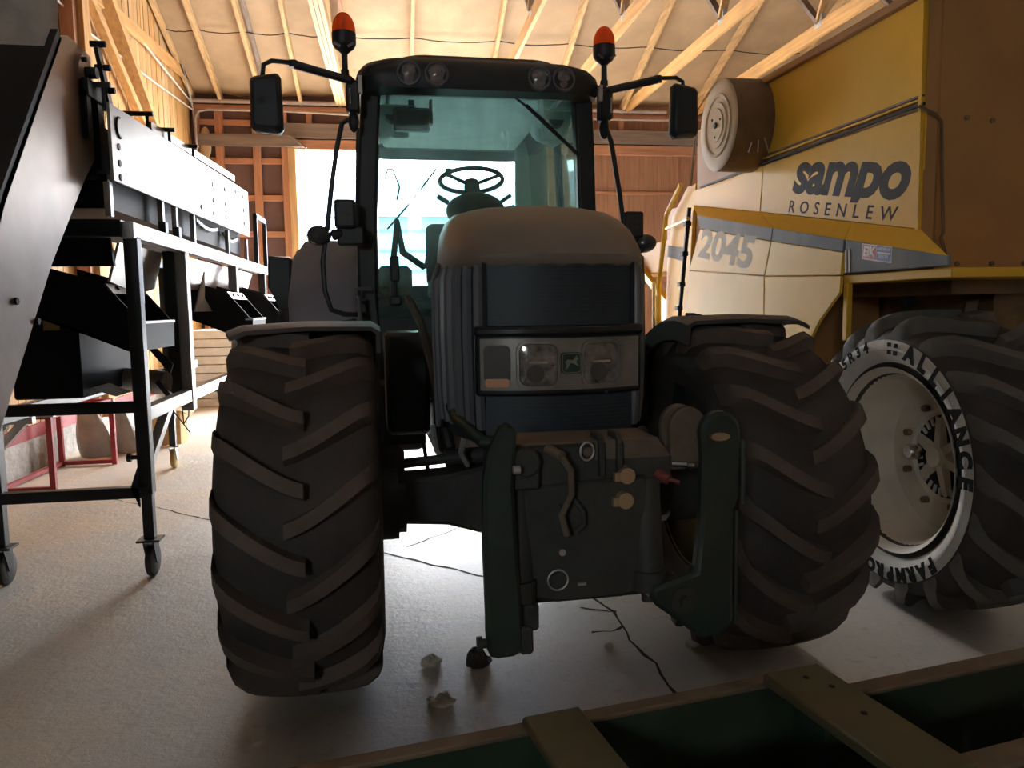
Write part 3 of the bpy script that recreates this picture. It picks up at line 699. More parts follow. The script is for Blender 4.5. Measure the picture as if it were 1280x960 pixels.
# steering wheel, column, dash hump, seat
Mx = Matrix.Translation((.03, 1.93, 2.255)) @ Matrix.Rotation(R(-13), 4, 'X')
sw = MB().tube([(.20*math.cos(2*math.pi*k/32), .20*math.sin(2*math.pi*k/32), 0) for k in range(32)], .015, 8, loop=True).xf(Mx).build('steering_wheel', 'black', T)
m = MB()
for a in (90, 210, 330): m.beam((0, 0, -.03), (.195*math.cos(R(a)), .195*math.sin(R(a)), 0), .028, .012)
m.cyl((0, 0, -.05), (0, 0, .0), .045, 16).xf(Mx).build('steering_spokes', 'black', sw)
MB().cyl((-.12, 1.88, 2.27), (-.12, 1.88, 2.32), .022, 12).build('steering_knob', 'black', sw)
MB().tube([(.03, 1.9, 2.22), (.03, 1.8, 1.9), (.03, 1.65, 1.3)], [.05, .06, .08], 12).build('steering_column', 'cabdark', T)
MB().ell((.03, 1.74, 2.04), (.185, .13, .115), 20, 10, zmin=-.75).build('instrument_pod', 'black', T)
MB().tube([(-.14, 1.74, 2.09), (-.205, 1.72, 2.125)], .016, 8).tube([(.19, 1.74, 2.10), (.25, 1.74, 2.14)], .012, 8).tube([(.2, 1.76, 2.06), (.27, 1.76, 2.08), (.29, 1.76, 2.05), (.28, 1.76, 2.02)], .008, 6).build('stalks', 'black', T)
MB().box(-.22, .28, 2.1, 2.55, 1.5, 1.66).build('seat', 'seatcloth', T, bevel=.05, seg=3)
MB().box(-.22, .28, 2.5, 2.64, 1.6, 2.05).build('seat_back', 'seatcloth', T, bevel=.05, seg=3)
MB().box(-.58, -.36, 1.9, 2.6, 1.55, 1.72).build('armrest', 'cabdark', T, bevel=.03)
MB().tube([(-.5, 1.5, 1.5), (-.49, 1.52, 1.72), (-.46, 1.55, 1.95), (-.43, 1.6, 1.78), (-.3, 1.7, 1.7)], .02, 8).tube([(-.27, 1.9, 1.7), (-.25, 1.9, 1.84)], .016, 8).build('control_levers', 'cabdark', T)
# phone holder seen low on the screen
MB().box(-.515, -.465, 1.30, 1.33, 1.60, 1.74).box(-.5, -.48, 1.31, 1.33, 1.50, 1.60).box(-.52, -.46, 1.30, 1.34, 1.47, 1.52).build('phone_holder', 'black', T, bevel=.008)
# exterior mirrors, arms, beacons, marker lamps and handrails
for s in (-1, 1):
    arm = MB().tube([(s*.68, 1.18, 2.60), (s*.70, 1.14, 2.625), (s*.97, 1.14, 2.69)], .022, 8).tube([(s*.95, 1.14, 2.686), (s*1.0, 1.14, 2.70), (s*1.08, 1.14, 2.705), (s*1.12, 1.14, 2.685), (s*1.13, 1.15, 2.63), (s*1.13, 1.15, 2.54)], .012, 8).cyl((s*.975, 1.14, 2.675), (s*.975, 1.14, 2.71), .022, 10)
    arm = arm.build('mirror_arm', 'black', T)
    MB().box(s*.685-.035, s*.685+.035, 1.14, 1.24, 2.47, 2.63).build('arm_bracket', 'black', T, bevel=.012)
    MB().box(s*.645-.012, s*.645+.012, 1.13, 1.16, 2.56, 2.65).build('bracket_plate', 'galv', T, bevel=.004)
    MB().cyl((s*.70, 1.12, 2.50), (s*.70, 1.12, 2.58), .006, 6).build('bracket_bolt', 'chrome', T)
    P = [(s*a, 1.11, z) for a, z in ((1.035, 2.645), (1.055, 2.66), (1.17, 2.64), (1.185, 2.62), (1.19, 2.40), (1.175, 2.375), (1.05, 2.365), (1.03, 2.39))]
    P2 = [(s*1.11 + (p[0] - s*1.11)*.8, p[1] - .06, 2.51 + (p[2] - 2.51)*.85) for p in P]
    mh = MB().loft([P, [(q[0], q[1]-.025, q[2]) for q in P], P2]).build('mirror_head', 'mirrorback', T, bevel=.008)
    mh.location.z = -.03 if s < 0 else 0
    MB().prism([(q[0], 1.118, q[2]) for q in P], (0, -.006, 0)).build('mirror_glass', 'chrome', mh)
    MB().cyl((s*1.13, 1.05, 2.52), (s*1.13, 1.12, 2.52), .02, 10).build('mirror_joint', 'black', mh)
    bc = (s*.70 - (.015 if s > 0 else .02), 1.2)
    b = MB().cyl((bc[0], bc[1], 2.63), (bc[0], bc[1], 2.79), .016, 10).cyl((bc[0], bc[1], 2.66), (bc[0], bc[1], 2.69), .022, 10).tube([(bc[0], bc[1], 2.66), (bc[0]+.04*-s, bc[1], 2.64), (bc[0]+.06*-s, bc[1], 2.6)], .012, 6).build('beacon_stem', 'black', T)
    MB().lathe([(2.77, .015), (2.785, .03), (2.80, .05), (2.82, .061), (2.875, .062), (2.878, .058)], o=(bc[0], bc[1], 0), axis='Z', n=24, cap=True).build('beacon_base', 'black', b)
    MB().ell((bc[0], bc[1], 2.885), (.06, .06, .095), 24, 10, zmin=-.1).build('beacon_dome', 'amberlens', b)
    MB().cyl((bc[0], bc[1], 2.88), (bc[0], bc[1], 2.94), .012, 8).build('beacon_bulb', 'lampamber', b)
    for q in (-1, 1): MB().beam((bc[0] + q*.02, bc[1] - .05, 2.795), (bc[0] + q*.05, bc[1] - .05, 2.815), .004, .012).build('beacon_clip', 'slatgrey', b)
    # handrail
    if s < 0: pts = [(-.70, 1.22, 2.45), (-.745, 1.20, 2.42), (-.775, 1.2, 2.3), (-.81, 1.2, 2.1), (-.84, 1.2, 1.88), (-.87, 1.2, 1.7), (-.865, 1.2, 1.55), (-.835, 1.2, 1.45), (-.77, 1.22, 1.425), (-.66, 1.28, 1.42)]
    else: pts = [(.67, 1.22, 2.44), (.70, 1.2, 2.43), (.725, 1.2, 2.36), (.77, 1.2, 2.1), (.80, 1.2, 1.9), (.82, 1.2, 1.7), (.80, 1.2, 1.5), (.68, 1.28, 1.42)]
    MB().tube(pts, .014, 8).build('handrail', 'black', T)
    MB().ell((s*.685, 1.2, 2.43), (.028, .035, .055), 10, 8).build('rail_bracket', 'black', T)
    # marker lamp on its stalk plus square work light
    lamp = MB().tube([(s*.62, 1.3, 1.84), (s*.78, 1.2, 1.85), (s*.82, 1.2, 1.84)], .03, 10).box(s*.72-.07, s*.72+.07, 1.18, 1.26, 1.79, 1.89).build('lamp_stalk', 'black', T, bevel=.01)
    MB().lathe([(-.06, .001), (-.055, .03), (-.04, .048), (-.0, .056), (.03, .056), (.05, .03), (.055, .001)], o=(0, 0, 0), axis='Y', n=24).xf(Matrix.Translation((s*.885 if s < 0 else .92, 1.19, 1.84 if s < 0 else 1.80)) @ Matrix.Diagonal((1.15, 1, .95, 1))).build('marker_lamp', 'lampdark' if s < 0 else 'lampdark', T)
    c = (-.745, 1.95) if s < 0 else (.845, 1.90)
    wl_ = MB().box(c[0]-.055, c[0]+.055, 1.14, 1.20, c[1]-.075, c[1]+.075).build('square_work_light', 'black', T, bevel=.015, seg=2)
    for i in range(3):
        for j in range(3): MB().cyl((c[0]-.03+.03*i, 1.135, c[1]-.035+.035*j), (c[0]-.03+.03*i, 1.145, c[1]-.035+.035*j), .012, 10).build('led', 'lampdark', wl_)
# rear axle and wheels, fenders
for s in (-1, 1):
    tyre(T, 'rear_tyre', (s*.90, 2.72, .91), 0.91, 0.30, 0.50, 20, 'rubber', 'rubber', lugw=.06, lugh=.05, joined=True)
    rm = MB().lathe([(-.25, .50), (-.2, .47), (0, .42), (.2, .47), (.25, .50)], n=40).lathe([(s*.02, .43), (s*.06, .2), (s*.1, .02)], n=32, cap=True).build('rear_rim', 'rimyellow', T); rm.location = (s*.90, 2.72, .91)
    rings = []
    for a in (150, 140, 130, 118, 105, 92, 78, 62, 45):
        a_ = R(a); 
        prof = [(.62, -.16), (.63, -.03), (.67, .0), (1.06, .0), (1.115, -.03), (1.13, -.10), (1.10, -.10), (1.09, -.05), (1.05, -.025), (.68, -.025), (.65, -.05), (.645, -.16)]
        rings.append([(s*x, 2.72 + (1.0+dv)*math.cos(a_), .91 + (1.0+dv)*math.sin(a_)) for x, dv in prof])
    MB().loft(rings).build('rear_fender', 'fendergrey', T)
    MB().loft([[(s*.66, 1.78, 1.12), (s*1.10, 1.78, 1.12), (s*1.10, 1.86, 1.12), (s*.66, 1.86, 1.12)], [(s*.66, 1.80, 1.5), (s*1.12, 1.80, 1.5), (s*1.12, 1.9, 1.5), (s*.66, 1.9, 1.5)], [(s*.66, 1.98, 1.78), (s*1.10, 1.98, 1.78), (s*1.08, 2.1, 1.78), (s*.66, 2.1, 1.78)], [(s*.68, 2.2, 1.90), (s*1.04, 2.2, 1.90), (s*1.02, 2.3, 1.88), (s*.68, 2.3, 1.88)]]).build('fender_front', 'fendergrey', T, bevel=.03, seg=2)
    tl = MB().loft([[(s*1.12, 2.1, 1.78), (s*1.26, 2.12, 1.80), (s*1.27, 2.25, 1.80), (s*1.12, 2.25, 1.80)], [(s*1.12, 2.08, 1.52), (s*1.265, 2.1, 1.60), (s*1.27, 2.25, 1.6), (s*1.12, 2.25, 1.52)], [(s*1.12, 2.1, 1.42), (s*1.20, 2.1, 1.46), (s*1.2, 2.25, 1.46), (s*1.12, 2.25, 1.42)]]).build('fender_lamp', 'black', T, bevel=.012)
    MB().box(s*1.15-.03, s*1.15+.03, 2.11, 2.16, 1.2, 1.45).build('lamp_bracket', 'slatgrey', tl)
MB().box(-.8, .8, 2.55, 2.9, .72, 1.1).build('rear_axle', 'castiron', T, bevel=.03)
MB().box(-.3, .3, 1.2, 2.9, .62, 1.0).build('transmission', 'castiron', T, bevel=.03)
# tank, steps, battery box between the axles
MB().box(-.62, -.36, 1.0, 1.5, .70, 1.05).build('fuel_tank', 'black', T, bevel=.04, seg=2)
MB().box(.34, .66, .85, 1.9, .66, 1.2).build('fuel_tank', 'black', T, bevel=.05, seg=2)
MB().box(.30, .62, .3, .9, .86, 1.28).build('battery_box', 'black', T, bevel=.02)
MB().box(-.57, -.37, .55, 1.0, .86, 1.34).build('air_filter_box', 'black', T, bevel=.02)
MB().tube([(-.44, .9, 1.5), (-.40, .6, 1.38), (-.38, .2, 1.2), (-.36, 0, 1.0), (-.34, -.05, .9)], .022, 8).tube([(-.36, .3, 1.05), (-.33, .1, .86), (-.28, .02, .82)], .012, 6).tube([(-.42, .35, .86), (-.40, .3, .7), (-.35, .25, .68)], .010, 6).build('hydraulic_hose', 'hose', T)
MB().tube([(-.40, .05, .98), (-.39, .02, .88), (-.36, .0, .84)], .012, 6).tube([(-.30, -.2, .98), (-.31, -.15, .9), (-.28, -.1, .84)], .012, 6).build('hydraulic_hose', 'galv', T)
for i, z in enumerate((.45, .72, .98)): MB().box(-.80, -.5, 1.5, 1.72, z, z + .03).build('step', 'black', T, bevel=.006)
MB().box(-.82, -.79, 1.5, 1.72, .45, 1.3).box(-.51, -.49, 1.5, 1.72, .45, 1.3).build('step_side', 'black', T)
MB().tube([(-.66, 1.3, 1.5), (-.70, 1.24, 1.5), (-.70, 1.22, 1.56), (-.62, 1.22, 1.56)], .012, 6).tube([(-.66, 1.28, 1.2), (-.68, 1.22, 1.3), (-.69, 1.22, 1.52)], .012, 6).build('step_rail', 'slatgrey', T)

# --- front linkage (y about -0.85)
Y0 = -.86
MB().box(-.19, .19, Y0+.06, -.36, .62, .98).build('linkage_body', 'castiron', T, bevel=.02)
P = [(-.26, .945), (-.26, 1.035), (-.24, 1.05), (.215, 1.05), (.26, .995), (.26, .93), (.2, .9), (-.22, .9)]
MB().prism([(x, Y0-.03, z) for x, z in P], (0, .2, 0)).build('linkage_crossbeam', 'castiron', T, bevel=.01)
MB().prism([(-.24, Y0-.028, 1.0505), (.215, Y0-.028, 1.0505), (.215, Y0+.168, 1.0505), (-.24, Y0+.168, 1.0505)], (0, 0, .006)).build('linkage_top_plate', 'rustblock', T)
MB().prism([(.02, Y0-.032, 1.0), (.255, Y0-.032, 1.0), (.215, Y0-.032, 1.052), (.02, Y0-.032, 1.052)], (0, .004, 0)).build('linkage_front_plate', 'rustblock', T)
MB().prism([(x, Y0-.045, z) for x, z in ((-.20, .60), (-.20, .93), (.18, .95), (.19, .60), (.1, .58), (-.1, .58))], (0, .09, 0)).build('linkage_plate', 'castiron', T, bevel=.012)
MB().box(-.2, .22, Y0-.02, Y0+.10, .572, .615).build('linkage_lower_bar', 'castiron', T, bevel=.01)
for x in (-.215, .185):
    c = MB().cyl((x, Y0-.03, .62), (x, Y0+.01, .93), .048, 20).cyl((x, Y0-.03, .60), (x, Y0-.03, .66), .055, 20).cyl((x, Y0-.035, .56), (x, Y0-.03, .62), .022, 12).build('lift_cylinder', 'castiron', T)
    MB().cyl((x, Y0-.06, .60), (x, Y0+.06, .60), .02, 12).build('cylinder_pin', 'galv', c)
# folded lower links: left one
P = [(-.275, 1.11), (-.26, 1.128), (-.235, 1.125), (-.225, 1.10), (-.235, .95), (-.225, .72), (-.215, .59), (-.21, .475), (-.23, .452), (-.30, .449), (-.318, .465), (-.32, .60), (-.325, .80), (-.32, .98), (-.30, 1.06)]
la = MB().prism([(x, Y0 - .10, z) for x, z in P], (0, .055, 0)).build('lower_link', 'linkgreen', T, bevel=.012)
MB().prism([(x, Y0 - .02, z) for x, z in ((-.31, .48), (-.22, .48), (-.205, .60), (-.235, .95), (-.31, .95))], (0, .04, 0)).build('link_plate', 'castiron', la, bevel=.008)
MB().box(-.21, -.165, Y0-.09, Y0-.0, .52, .60).box(-.225, -.185, Y0-.1, Y0, .455, .54).build('link_hook', 'castiron', la, bevel=.008)
MB().cyl((-.335, Y0-.07, .49), (-.19, Y0-.07, .49), .014, 12).cyl((-.345, Y0-.07, .49), (-.33, Y0-.07, .49), .021, 12).build('link_pin', 'castiron', la)
MB().cyl((-.24, Y0-.11, 1.0), (-.22, Y0-.11, 1.0), .012, 10).build('link_bolt', 'galv', la)
# right one, wider with rounded head
P = []
for k in range(13): a = R(180 - 15*k); P.append((.385 + .062*math.cos(a), 1.075 + .062*math.sin(a)))
P += [(.447, .88), (.430, .84), (.43, .50), (.40, .46), (.33, .45), (.27, .50), (.22, .54), (.18, .57), (.17, .62), (.25, .64), (.31, .66), (.325, .80), (.33, 1.0)]
ra = MB().prism([(x, Y0 - .10, z) for x, z in P], (0, .05, 0)).build('lower_link', 'linkgreen', T, bevel=.012)
for dy in (.0, .07):
    Q = [(.325 + .06*math.cos(R(180-15*k)), Y0 + dy, 1.075 + .066*math.sin(R(180-15*k))) for k in range(11)] + [(.36, Y0+dy, .95), (.27, Y0+dy, .95)]
    MB().prism(Q, (0, .03, 0)).build('link_plate', 'rustblock', ra, bevel=.006)
Q = [(.375 + .03*math.cos(R(30*k)), Y0 - .112, 1.065 + .012*math.sin(R(30*k))) for k in range(12)]
MB().prism(Q, (0, .012, 0)).build('link_eye', 'bronze', ra)
MB().cyl((.27, Y0-.11, .58), (.27, Y0+.05, .58), .042, 18).cyl((.27, Y0-.13, .58), (.27, Y0-.1, .58), .018, 12).build('link_pin', 'castiron', ra)
MB().tube([(.26, Y0-.03, .975), (.30, Y0-.05, .975)], .010, 8).cyl((.295, Y0-.055, .972), (.315, Y0-.055, .972), .013, 8).build('link_bolt', 'chrome', ra)
MB().tube([(.451, Y0-.10, 1.05), (.453, Y0-.10, .86)], .008, 6).tube([(.435, Y0-.10, .84), (.436, Y0-.1, .5)], .006, 6).build('link_edge', 'linkgreen', ra)
# couplings, caps and hoses on the linkage
for x, z in ((.105, .956), (.10, .882)):
    MB().cyl((x, Y0-.075, z), (x, Y0-.03, z), .024, 16).box(x-.036, x-.018, Y0-.07, Y0-.05, z-.016, z+.01).build('coupling_cap', 'bronze', T)
MB().cyl((.20, Y0-.06, .958), (.225, Y0-.09, .942), .016, 12).cyl((.222, Y0-.086, .944), (.255, Y0-.1, .935), .006, 8).build('red_coupling', 'redcap', T)
MB().cyl((-.13, Y0-.06, 1.045), (-.10, Y0-.11, 1.03), .016, 12).tube([(-.10, Y0-.1, 1.03), (-.075, Y0-.11, .99), (-.07, Y0-.1, .92), (-.10, Y0-.1, .86), (-.085, Y0-.1, .80)], .010, 8).build('red_coupling', 'rustblock', T)
MB().cyl((-.195, Y0-.08, 1.01), (-.195, Y0+.08, 1.01), .042, 20).box(-.235, -.155, Y0-.07, Y0+.06, .93, 1.01).build('top_link_boss', 'castiron', T, bevel=.006)
MB().tube([(-.01 + .02*math.cos(2*math.pi*k/20), Y0-.05, 1.03 + .026*math.sin(2*math.pi*k/20)) for k in range(20)], .0035, 6, loop=True).build('pin_ring', 'galv', T)
MB().cyl((-.01, Y0-.03, 1.03), (-.01, Y0-.06, 1.03), .014, 10).build('top_link_pin', 'rustblock', T)
for x in (.035, .09): MB().prism([(x-.008, Y0-.055, .95), (x-.008, Y0-.055, 1.05), (x-.008, Y0-.02, 1.075), (x-.008, Y0+.05, 1.075), (x-.008, Y0+.05, .95)], (.018, 0, 0)).build('top_link_bracket', 'castiron', T, bevel=.004)
MB().tube([(-.06, Y0-.06, .90), (-.03, Y0-.075, .86), (-.025, Y0-.07, .82), (-.05, Y0-.07, .80)], .008, 8).tube([(-.10, Y0-.06, .88), (-.09, Y0-.08, .84), (-.07, Y0-.08, .79)], .006, 8).build('hose_loop', 'castiron', T)
MB().tube([(-.1 + .03*math.cos(2*math.pi*k/24), Y0-.05, .652 + .03*math.sin(2*math.pi*k/24)) for k in range(24)], .003, 6, loop=True).build('shaft_guard', 'galv', T)
MB().cyl((-.1, Y0-.05, .652), (-.1, Y0+.02, .652), .022, 16).build('power_shaft', 'castiron', T)
MB().cyl((-.085, Y0-.05, .733), (-.085, Y0-.04, .733), .010, 12).build('plate_bolt', 'galv', T)
MB().box(-.04, -.015, Y0-.052, Y0-.04, .63, .638).build('plate_sticker', 'galv', T)

HITCH = ('linkage_', 'lift_cylinder', 'lower_link', 'coupling_cap', 'red_coupling', 'top_link', 'pin_ring', 'hose_loop', 'shaft_guard', 'power_shaft', 'plate_')
for o in T.children:
    if o.name.startswith(HITCH): o.location.x -= .02
# ================================================================== COMBINE HARVESTER
C = thing('combine_harvester', (3.2, 4.5, 0), 'yellow combine harvester with round air screen and large front wheel, parked beside the tractor', 'harvester')
XU, XL = 2.45, 2.32
def pan(name, pts, x, m='combine', t=0.02, par=None, bevel=.004):
    return WB().prism([(x, y, z) for y, z in pts], (t, 0, 0)).build(name, m, par or C, smooth=False, bevel=bevel)
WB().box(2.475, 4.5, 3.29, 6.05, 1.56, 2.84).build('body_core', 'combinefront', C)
WB().box(3.02, 4.5, 3.5, 6.2, .75, 1.56).build('lower_core', 'drumbrown', C)
pan('upper_side_panel', [(3.295, 2.332), (4.868, 2.357), (4.90, 2.058), (3.297, 1.782)], XU)
pan('upper_side_panel', [(4.876, 2.357), (6.09, 2.371), (6.07, 2.254), (4.908, 2.058)], XU)
up = pan('tank_panel', [(3.31, 2.375), (4.845, 2.395), (4.845, 2.87), (3.33, 2.84)], XU)
# tank panel frame and seams
WB().beam((XU-.008, 3.30, 2.352), (XU-.008, 5.9, 2.372), .012, .012).build('seam_gap', 'blacksteel', C)
WB().beam((XU-.006, 3.31, 2.392), (XU-.006, 4.85, 2.412), .014, .01).build('panel_rib', 'drumbrown', C)
WB().beam((XU-.004, 4.84, 2.39), (XU-.004, 4.84, 2.87), .012, .03, up=(1, 0, 0)).build('panel_rib', 'combinefront', C)
WB().beam((XU+.01, 3.30, 2.86), (XU+.01, 4.87, 2.89), .07, .05).build('tank_rim', 'combinefront', C, bevel=.008)
WB().box(XU+.02, XU+.5, 4.2, 4.75, 2.89, 2.93).build('tank_hatch', 'combinefront', C, bevel=.008)
WB().beam((XU+.0, 3.315, 1.78), (XU+.0, 3.33, 2.84), .02, .03, up=(1, 0, 0)).build('corner_strip', 'combine', C)
# ledge running out to the lower body, band, lower panels
U = [(6.07, 2.254), (4.904, 2.058), (3.85, 1.876), (3.297, 1.782)]
Lo = [(5.66, 2.126), (4.474, 1.909), (3.707, 1.774), (2.951, 1.641)]
for i in range(3):
    (a, za), (b, zb) = U[i], U[i+1]; (c, zc), (d, zd) = Lo[i], Lo[i+1]
    WB().prism([(XU, a, za), (XU, b + .004, zb), (XL, d + .004, zd), (XL, c, zc)], (.02, 0, -.02)).build('ledge', 'combine', C, smooth=False)
Bl = [(5.608, 2.019), (4.492, 1.833), (3.718, 1.709)]
pan('band', [(5.66, 2.126), (4.478, 1.911), (4.496, 1.833), (5.608, 2.019)], XL, 'bandblue')
pan('band', [(4.472, 1.909), (3.711, 1.775), (3.722, 1.709), (4.490, 1.833)], XL, 'bandblue')
bd3 = pan('band', [(3.705, 1.774), (2.951, 1.641), (2.947, 1.597), (3.700, 1.60)], XL, 'bandblue')
for dy in (0, .03): pan('band_pinstripe', [(3.70-dy, 1.72), (3.685-dy, 1.72), (3.68-dy, 1.602), (3.695-dy, 1.602)], XL-.003, 'letterpale', .004, bevel=0)
p45 = pan('side_panel', [(5.605, 2.017), (4.496, 1.831), (4.575, 1.625), (5.82, 1.72)], XL)
pan('side_panel', [(4.488, 1.831), (3.718, 1.707), (3.735, 1.59), (4.567, 1.622)], XL)
pan('side_panel', [(5.825, 1.716), (4.577, 1.621), (4.56, .65), (5.95, .65)], XL)
pan('side_panel', [(4.569, 1.618), (3.737, 1.586), (3.74, 1.5), (3.93, 1.35), (4.12, 1.12), (4.24, .85), (4.28, .65), (4.552, .65)], XL)
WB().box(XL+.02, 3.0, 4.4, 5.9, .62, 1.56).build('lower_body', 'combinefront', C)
WB().box(2.34, 3.02, 2.95, 3.74, 1.548, 1.59).build('wheel_guard', 'combine', C, bevel=.004)
WB().box(2.34, 2.37, 3.70, 3.74, 1.25, 1.55).build('guard_end', 'combine', C, bevel=.004)
WB().box(2.62, 3.02, 3.3, 4.3, 1.48, 1.55).build('guard_underside', 'drumbrown', C)
# front face: the brown holds the shade of this unlit side
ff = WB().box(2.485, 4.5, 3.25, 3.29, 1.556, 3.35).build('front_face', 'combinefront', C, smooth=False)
WB().prism([(2.45, 3.30, 1.60), (2.50, 3.25, 1.60), (2.50, 3.29, 1.60)], (0, 0, 1.7)).build('front_corner', 'combinefront', C, smooth=False)
WB().tube([(2.40, 3.28, 2.335), (2.455, 3.24, 2.29), (2.487, 3.24, 2.26), (2.50, 3.238, 2.0), (2.518, 3.238, 1.76), (2.50, 3.23, 1.74), (2.52, 3.22, 1.66)], .008, 6).build('edge_cable', 'drumbrown', C)
for x, z in ((2.60, 1.62), (2.78, 1.62), (2.62, 2.28), (2.75, 2.27), (2.95, 1.62)): WB().cyl((x, 3.24, z), (x, 3.252, z), .012, 10).build('face_bolt', 'drumbrown', ff)
WB().cyl((2.62, 3.6, 1.44), (2.62, 3.62, 1.44), .035, 16).build('round_grommet', 'blacksteel', C)
WB().beam((2.92, 3.7, .9), (3.02, 3.6, 1.56), .07, .05).build('steering_post', 'drumbrown', C)
WB().box(2.66, 4.5, 3.2, 3.4, .6, .80).build('front_axle_beam', 'drumbrown', C, bevel=.02)
# round air screen
dr = WB().lathe([(2.20, .296), (2.22, .30), (2.475, .30)], o=(0, 5.02, 2.64), n=48).build('air_screen_drum', 'drumbrown', C)
ds = WB().lathe([(2.20, .297), (2.192, .285), (2.196, .205), (2.186, .20), (2.188, .185), (2.194, .18), (2.194, .15), (2.184, .145), (2.186, .11), (2.18, .105), (2.182, .001)], o=(0, 5.02, 2.64), n=48).build('air_screen', 'screendisc', dr)
WB().cyl((2.17, 5.02, 2.64), (2.185, 5.02, 2.64), .02, 12).build('screen_hub', 'blacksteel', ds)
for a in (40, 160, 280): WB().cyl((2.176, 5.02 + .075*math.cos(R(a)), 2.64 + .075*math.sin(R(a))), (2.185, 5.02 + .075*math.cos(R(a)), 2.64 + .075*math.sin(R(a))), .008, 8).build('screen_bolt', 'blacksteel', ds)
for x1, y1 in ((2.30, 4.80), (2.36, 4.79), (2.43, 4.78)): WB().beam((2.355, 4.745, 2.62), (x1, y1 - .02, 2.42), .006, .006).build('drum_bracket', 'galv', dr)
WB().tube([(2.42, 5.95, 2.82), (2.41, 6.02, 2.40)], .012, 6).build('side_rod', 'galv', C)
# rear edge with latches, rear plate and ladder rail
WB().beam((XU-.02, 6.10, 2.24), (XU-.02, 6.34, 1.2), .02, .03, up=(1, 0, 0)).build('door_edge', 'blacksteel', C)
for y, z in ((6.14, 2.11), (6.2, 1.87), (6.26, 1.62), (6.31, 1.42)): WB().box(XU-.06, XU-.01, y-.06, y, z-.018, z+.018).build('latch', 'blacksteel', C)
pan('rear_plate', [(6.06, 2.43), (6.25, 2.43), (6.60, 2.22), (6.72, 1.8), (6.78, .7), (6.3, .7), (6.12, 2.2)], XU+.02, 'combine', .03)
pan('rear_band', [(6.30, 1.93), (6.68, 1.98), (6.70, 1.88), (6.33, 1.82)], XU+.014, 'bandblue', .01, bevel=0)
WB().tube([(XU-.03, 6.26, 2.45), (XU-.03, 6.61, 2.235), (XU-.03, 6.79, 1.64), (XU-.03, 6.82, .5)], .022, 8).tube([(XU-.03, 6.60, 2.12), (XU-.03, 6.1, 2.15)], .016, 8).build('ladder_rail', 'combineladder', C)
WB().tube([(XU-.06, 6.84, 1.66), (XU-.06, 6.84, 1.2)], .02, 8).build('gas_strut', 'chrome', C)
WB().box(2.5, 4.2, 6.05, 6.8, .7, 2.3).build('rear_core', 'combinefront', C)
WB().box(2.58, 3.0, 6.75, 8.2, 1.76, 2.06).build('rear_beam', 'orangepaint', C, bevel=.01)
WB().beam((2.52, 7.9, 1.95), (2.62, 7.0, 1.42), .06, .06).build('rear_brace', 'combineladder', C)
WB().box(2.5, 2.7, 6.8, 6.95, 1.3, 1.5).build('rear_hinge', 'combineladder', C)
# front wheel of the combine
WC = (2.585, 3.30, .70)
ct = tyre(C, 'drive_tyre', (WC[0]-3.2, WC[1]-4.5, WC[2]), 0.712, 0.27, 0.42, 18, 'rubber', 'luggrey', lugw=.06, lugh=.055, phase=.1, side_mat='rubberside')
xs = -.27*1.075 - .001
ring_text('ALLIANCE', .10, .535, xs, 108, -10.2, 'tyreletter', ct)
ring_text('FARMPRO', .085, .535, xs, 228, -8.2, 'tyreletter', ct)
ring_text('/65R34', .075, .545, xs, 38, -7.0, 'tyreletter', ct, bold=.003)
for a, r in ((92, .515), (97, .515), (92, .55), (97, .55)): MB().box(xs - .0008, xs + .001, r*math.cos(R(a)) - .014, r*math.cos(R(a)) + .014, r*math.sin(R(a)) - .010, r*math.sin(R(a)) + .010).build('sidewall_mark', 'tyreletter', ct)
rm = MB()
rm.lathe([(-.262, .452), (-.275, .458), (-.262, .446), (-.245, .43), (-.21, .418), (-.19, .405), (-.12, .40), (-.10, .385), (-.0, .38), (.02, .37), (.02, .225), (.04, .21)], n=64)
rim = rm.build('rim', 'rimgrey', C); rim.location = ct.location; rim.scale = (.965, .965, .965)
rim['label'] = 'pale grey deep-dished wheel rim'
MB().lathe([(.20, .44), (.25, .45)], n=48).build('rim_inner', 'rimgrey', rim)
hubm = MB().lathe([(.04, .215), (.055, .02)], n=32, cap=True).build('hub_recess', 'blacksteel', rim)
for k in range(30):
    a = 2*math.pi*k/30; MB().beam((.04, .165*math.cos(a), .165*math.sin(a)), (.04, .205*math.cos(a), .205*math.sin(a)), .02, .014).build('hub_fin', 'rimgrey', rim)
for k in range(6):
    a = R(20 + 60*k); MB().loft([[(.05, c*.03*-math.sin(a) + r*math.cos(a), c*.03*math.cos(a) + r*math.sin(a)) for c in (-w2, w2)] + [(-.03*(1-r/.19) + .02, c*.03*-math.sin(a) + r*math.cos(a), c*.03*math.cos(a) + r*math.sin(a)) for c in (w2*.7, -w2*.7)] for r, w2 in ((.02, 1.0), (.195, .85))]).build('hub_spoke', 'rimgrey', rim)
MB().cyl((.06, 0, 0), (-.03, 0, 0), .05, 16).build('hub_boss', 'rimgrey', rim)
cp = MB().lathe([(-.05, .001), (-.05, .03), (-.035, .04), (.0, .04), (.02, .03)], n=20).build('hub_cap', 'chrome', rim); cp.location = (-.01, .15, .0)
for k in range(8):
    a = R(20 + 45*k); MB().cyl((.03, .255*math.cos(a), .255*math.sin(a)), (-.01, .255*math.cos(a), .255*math.sin(a)), .018, 8).build('wheel_nut', 'drumbrown', rim)
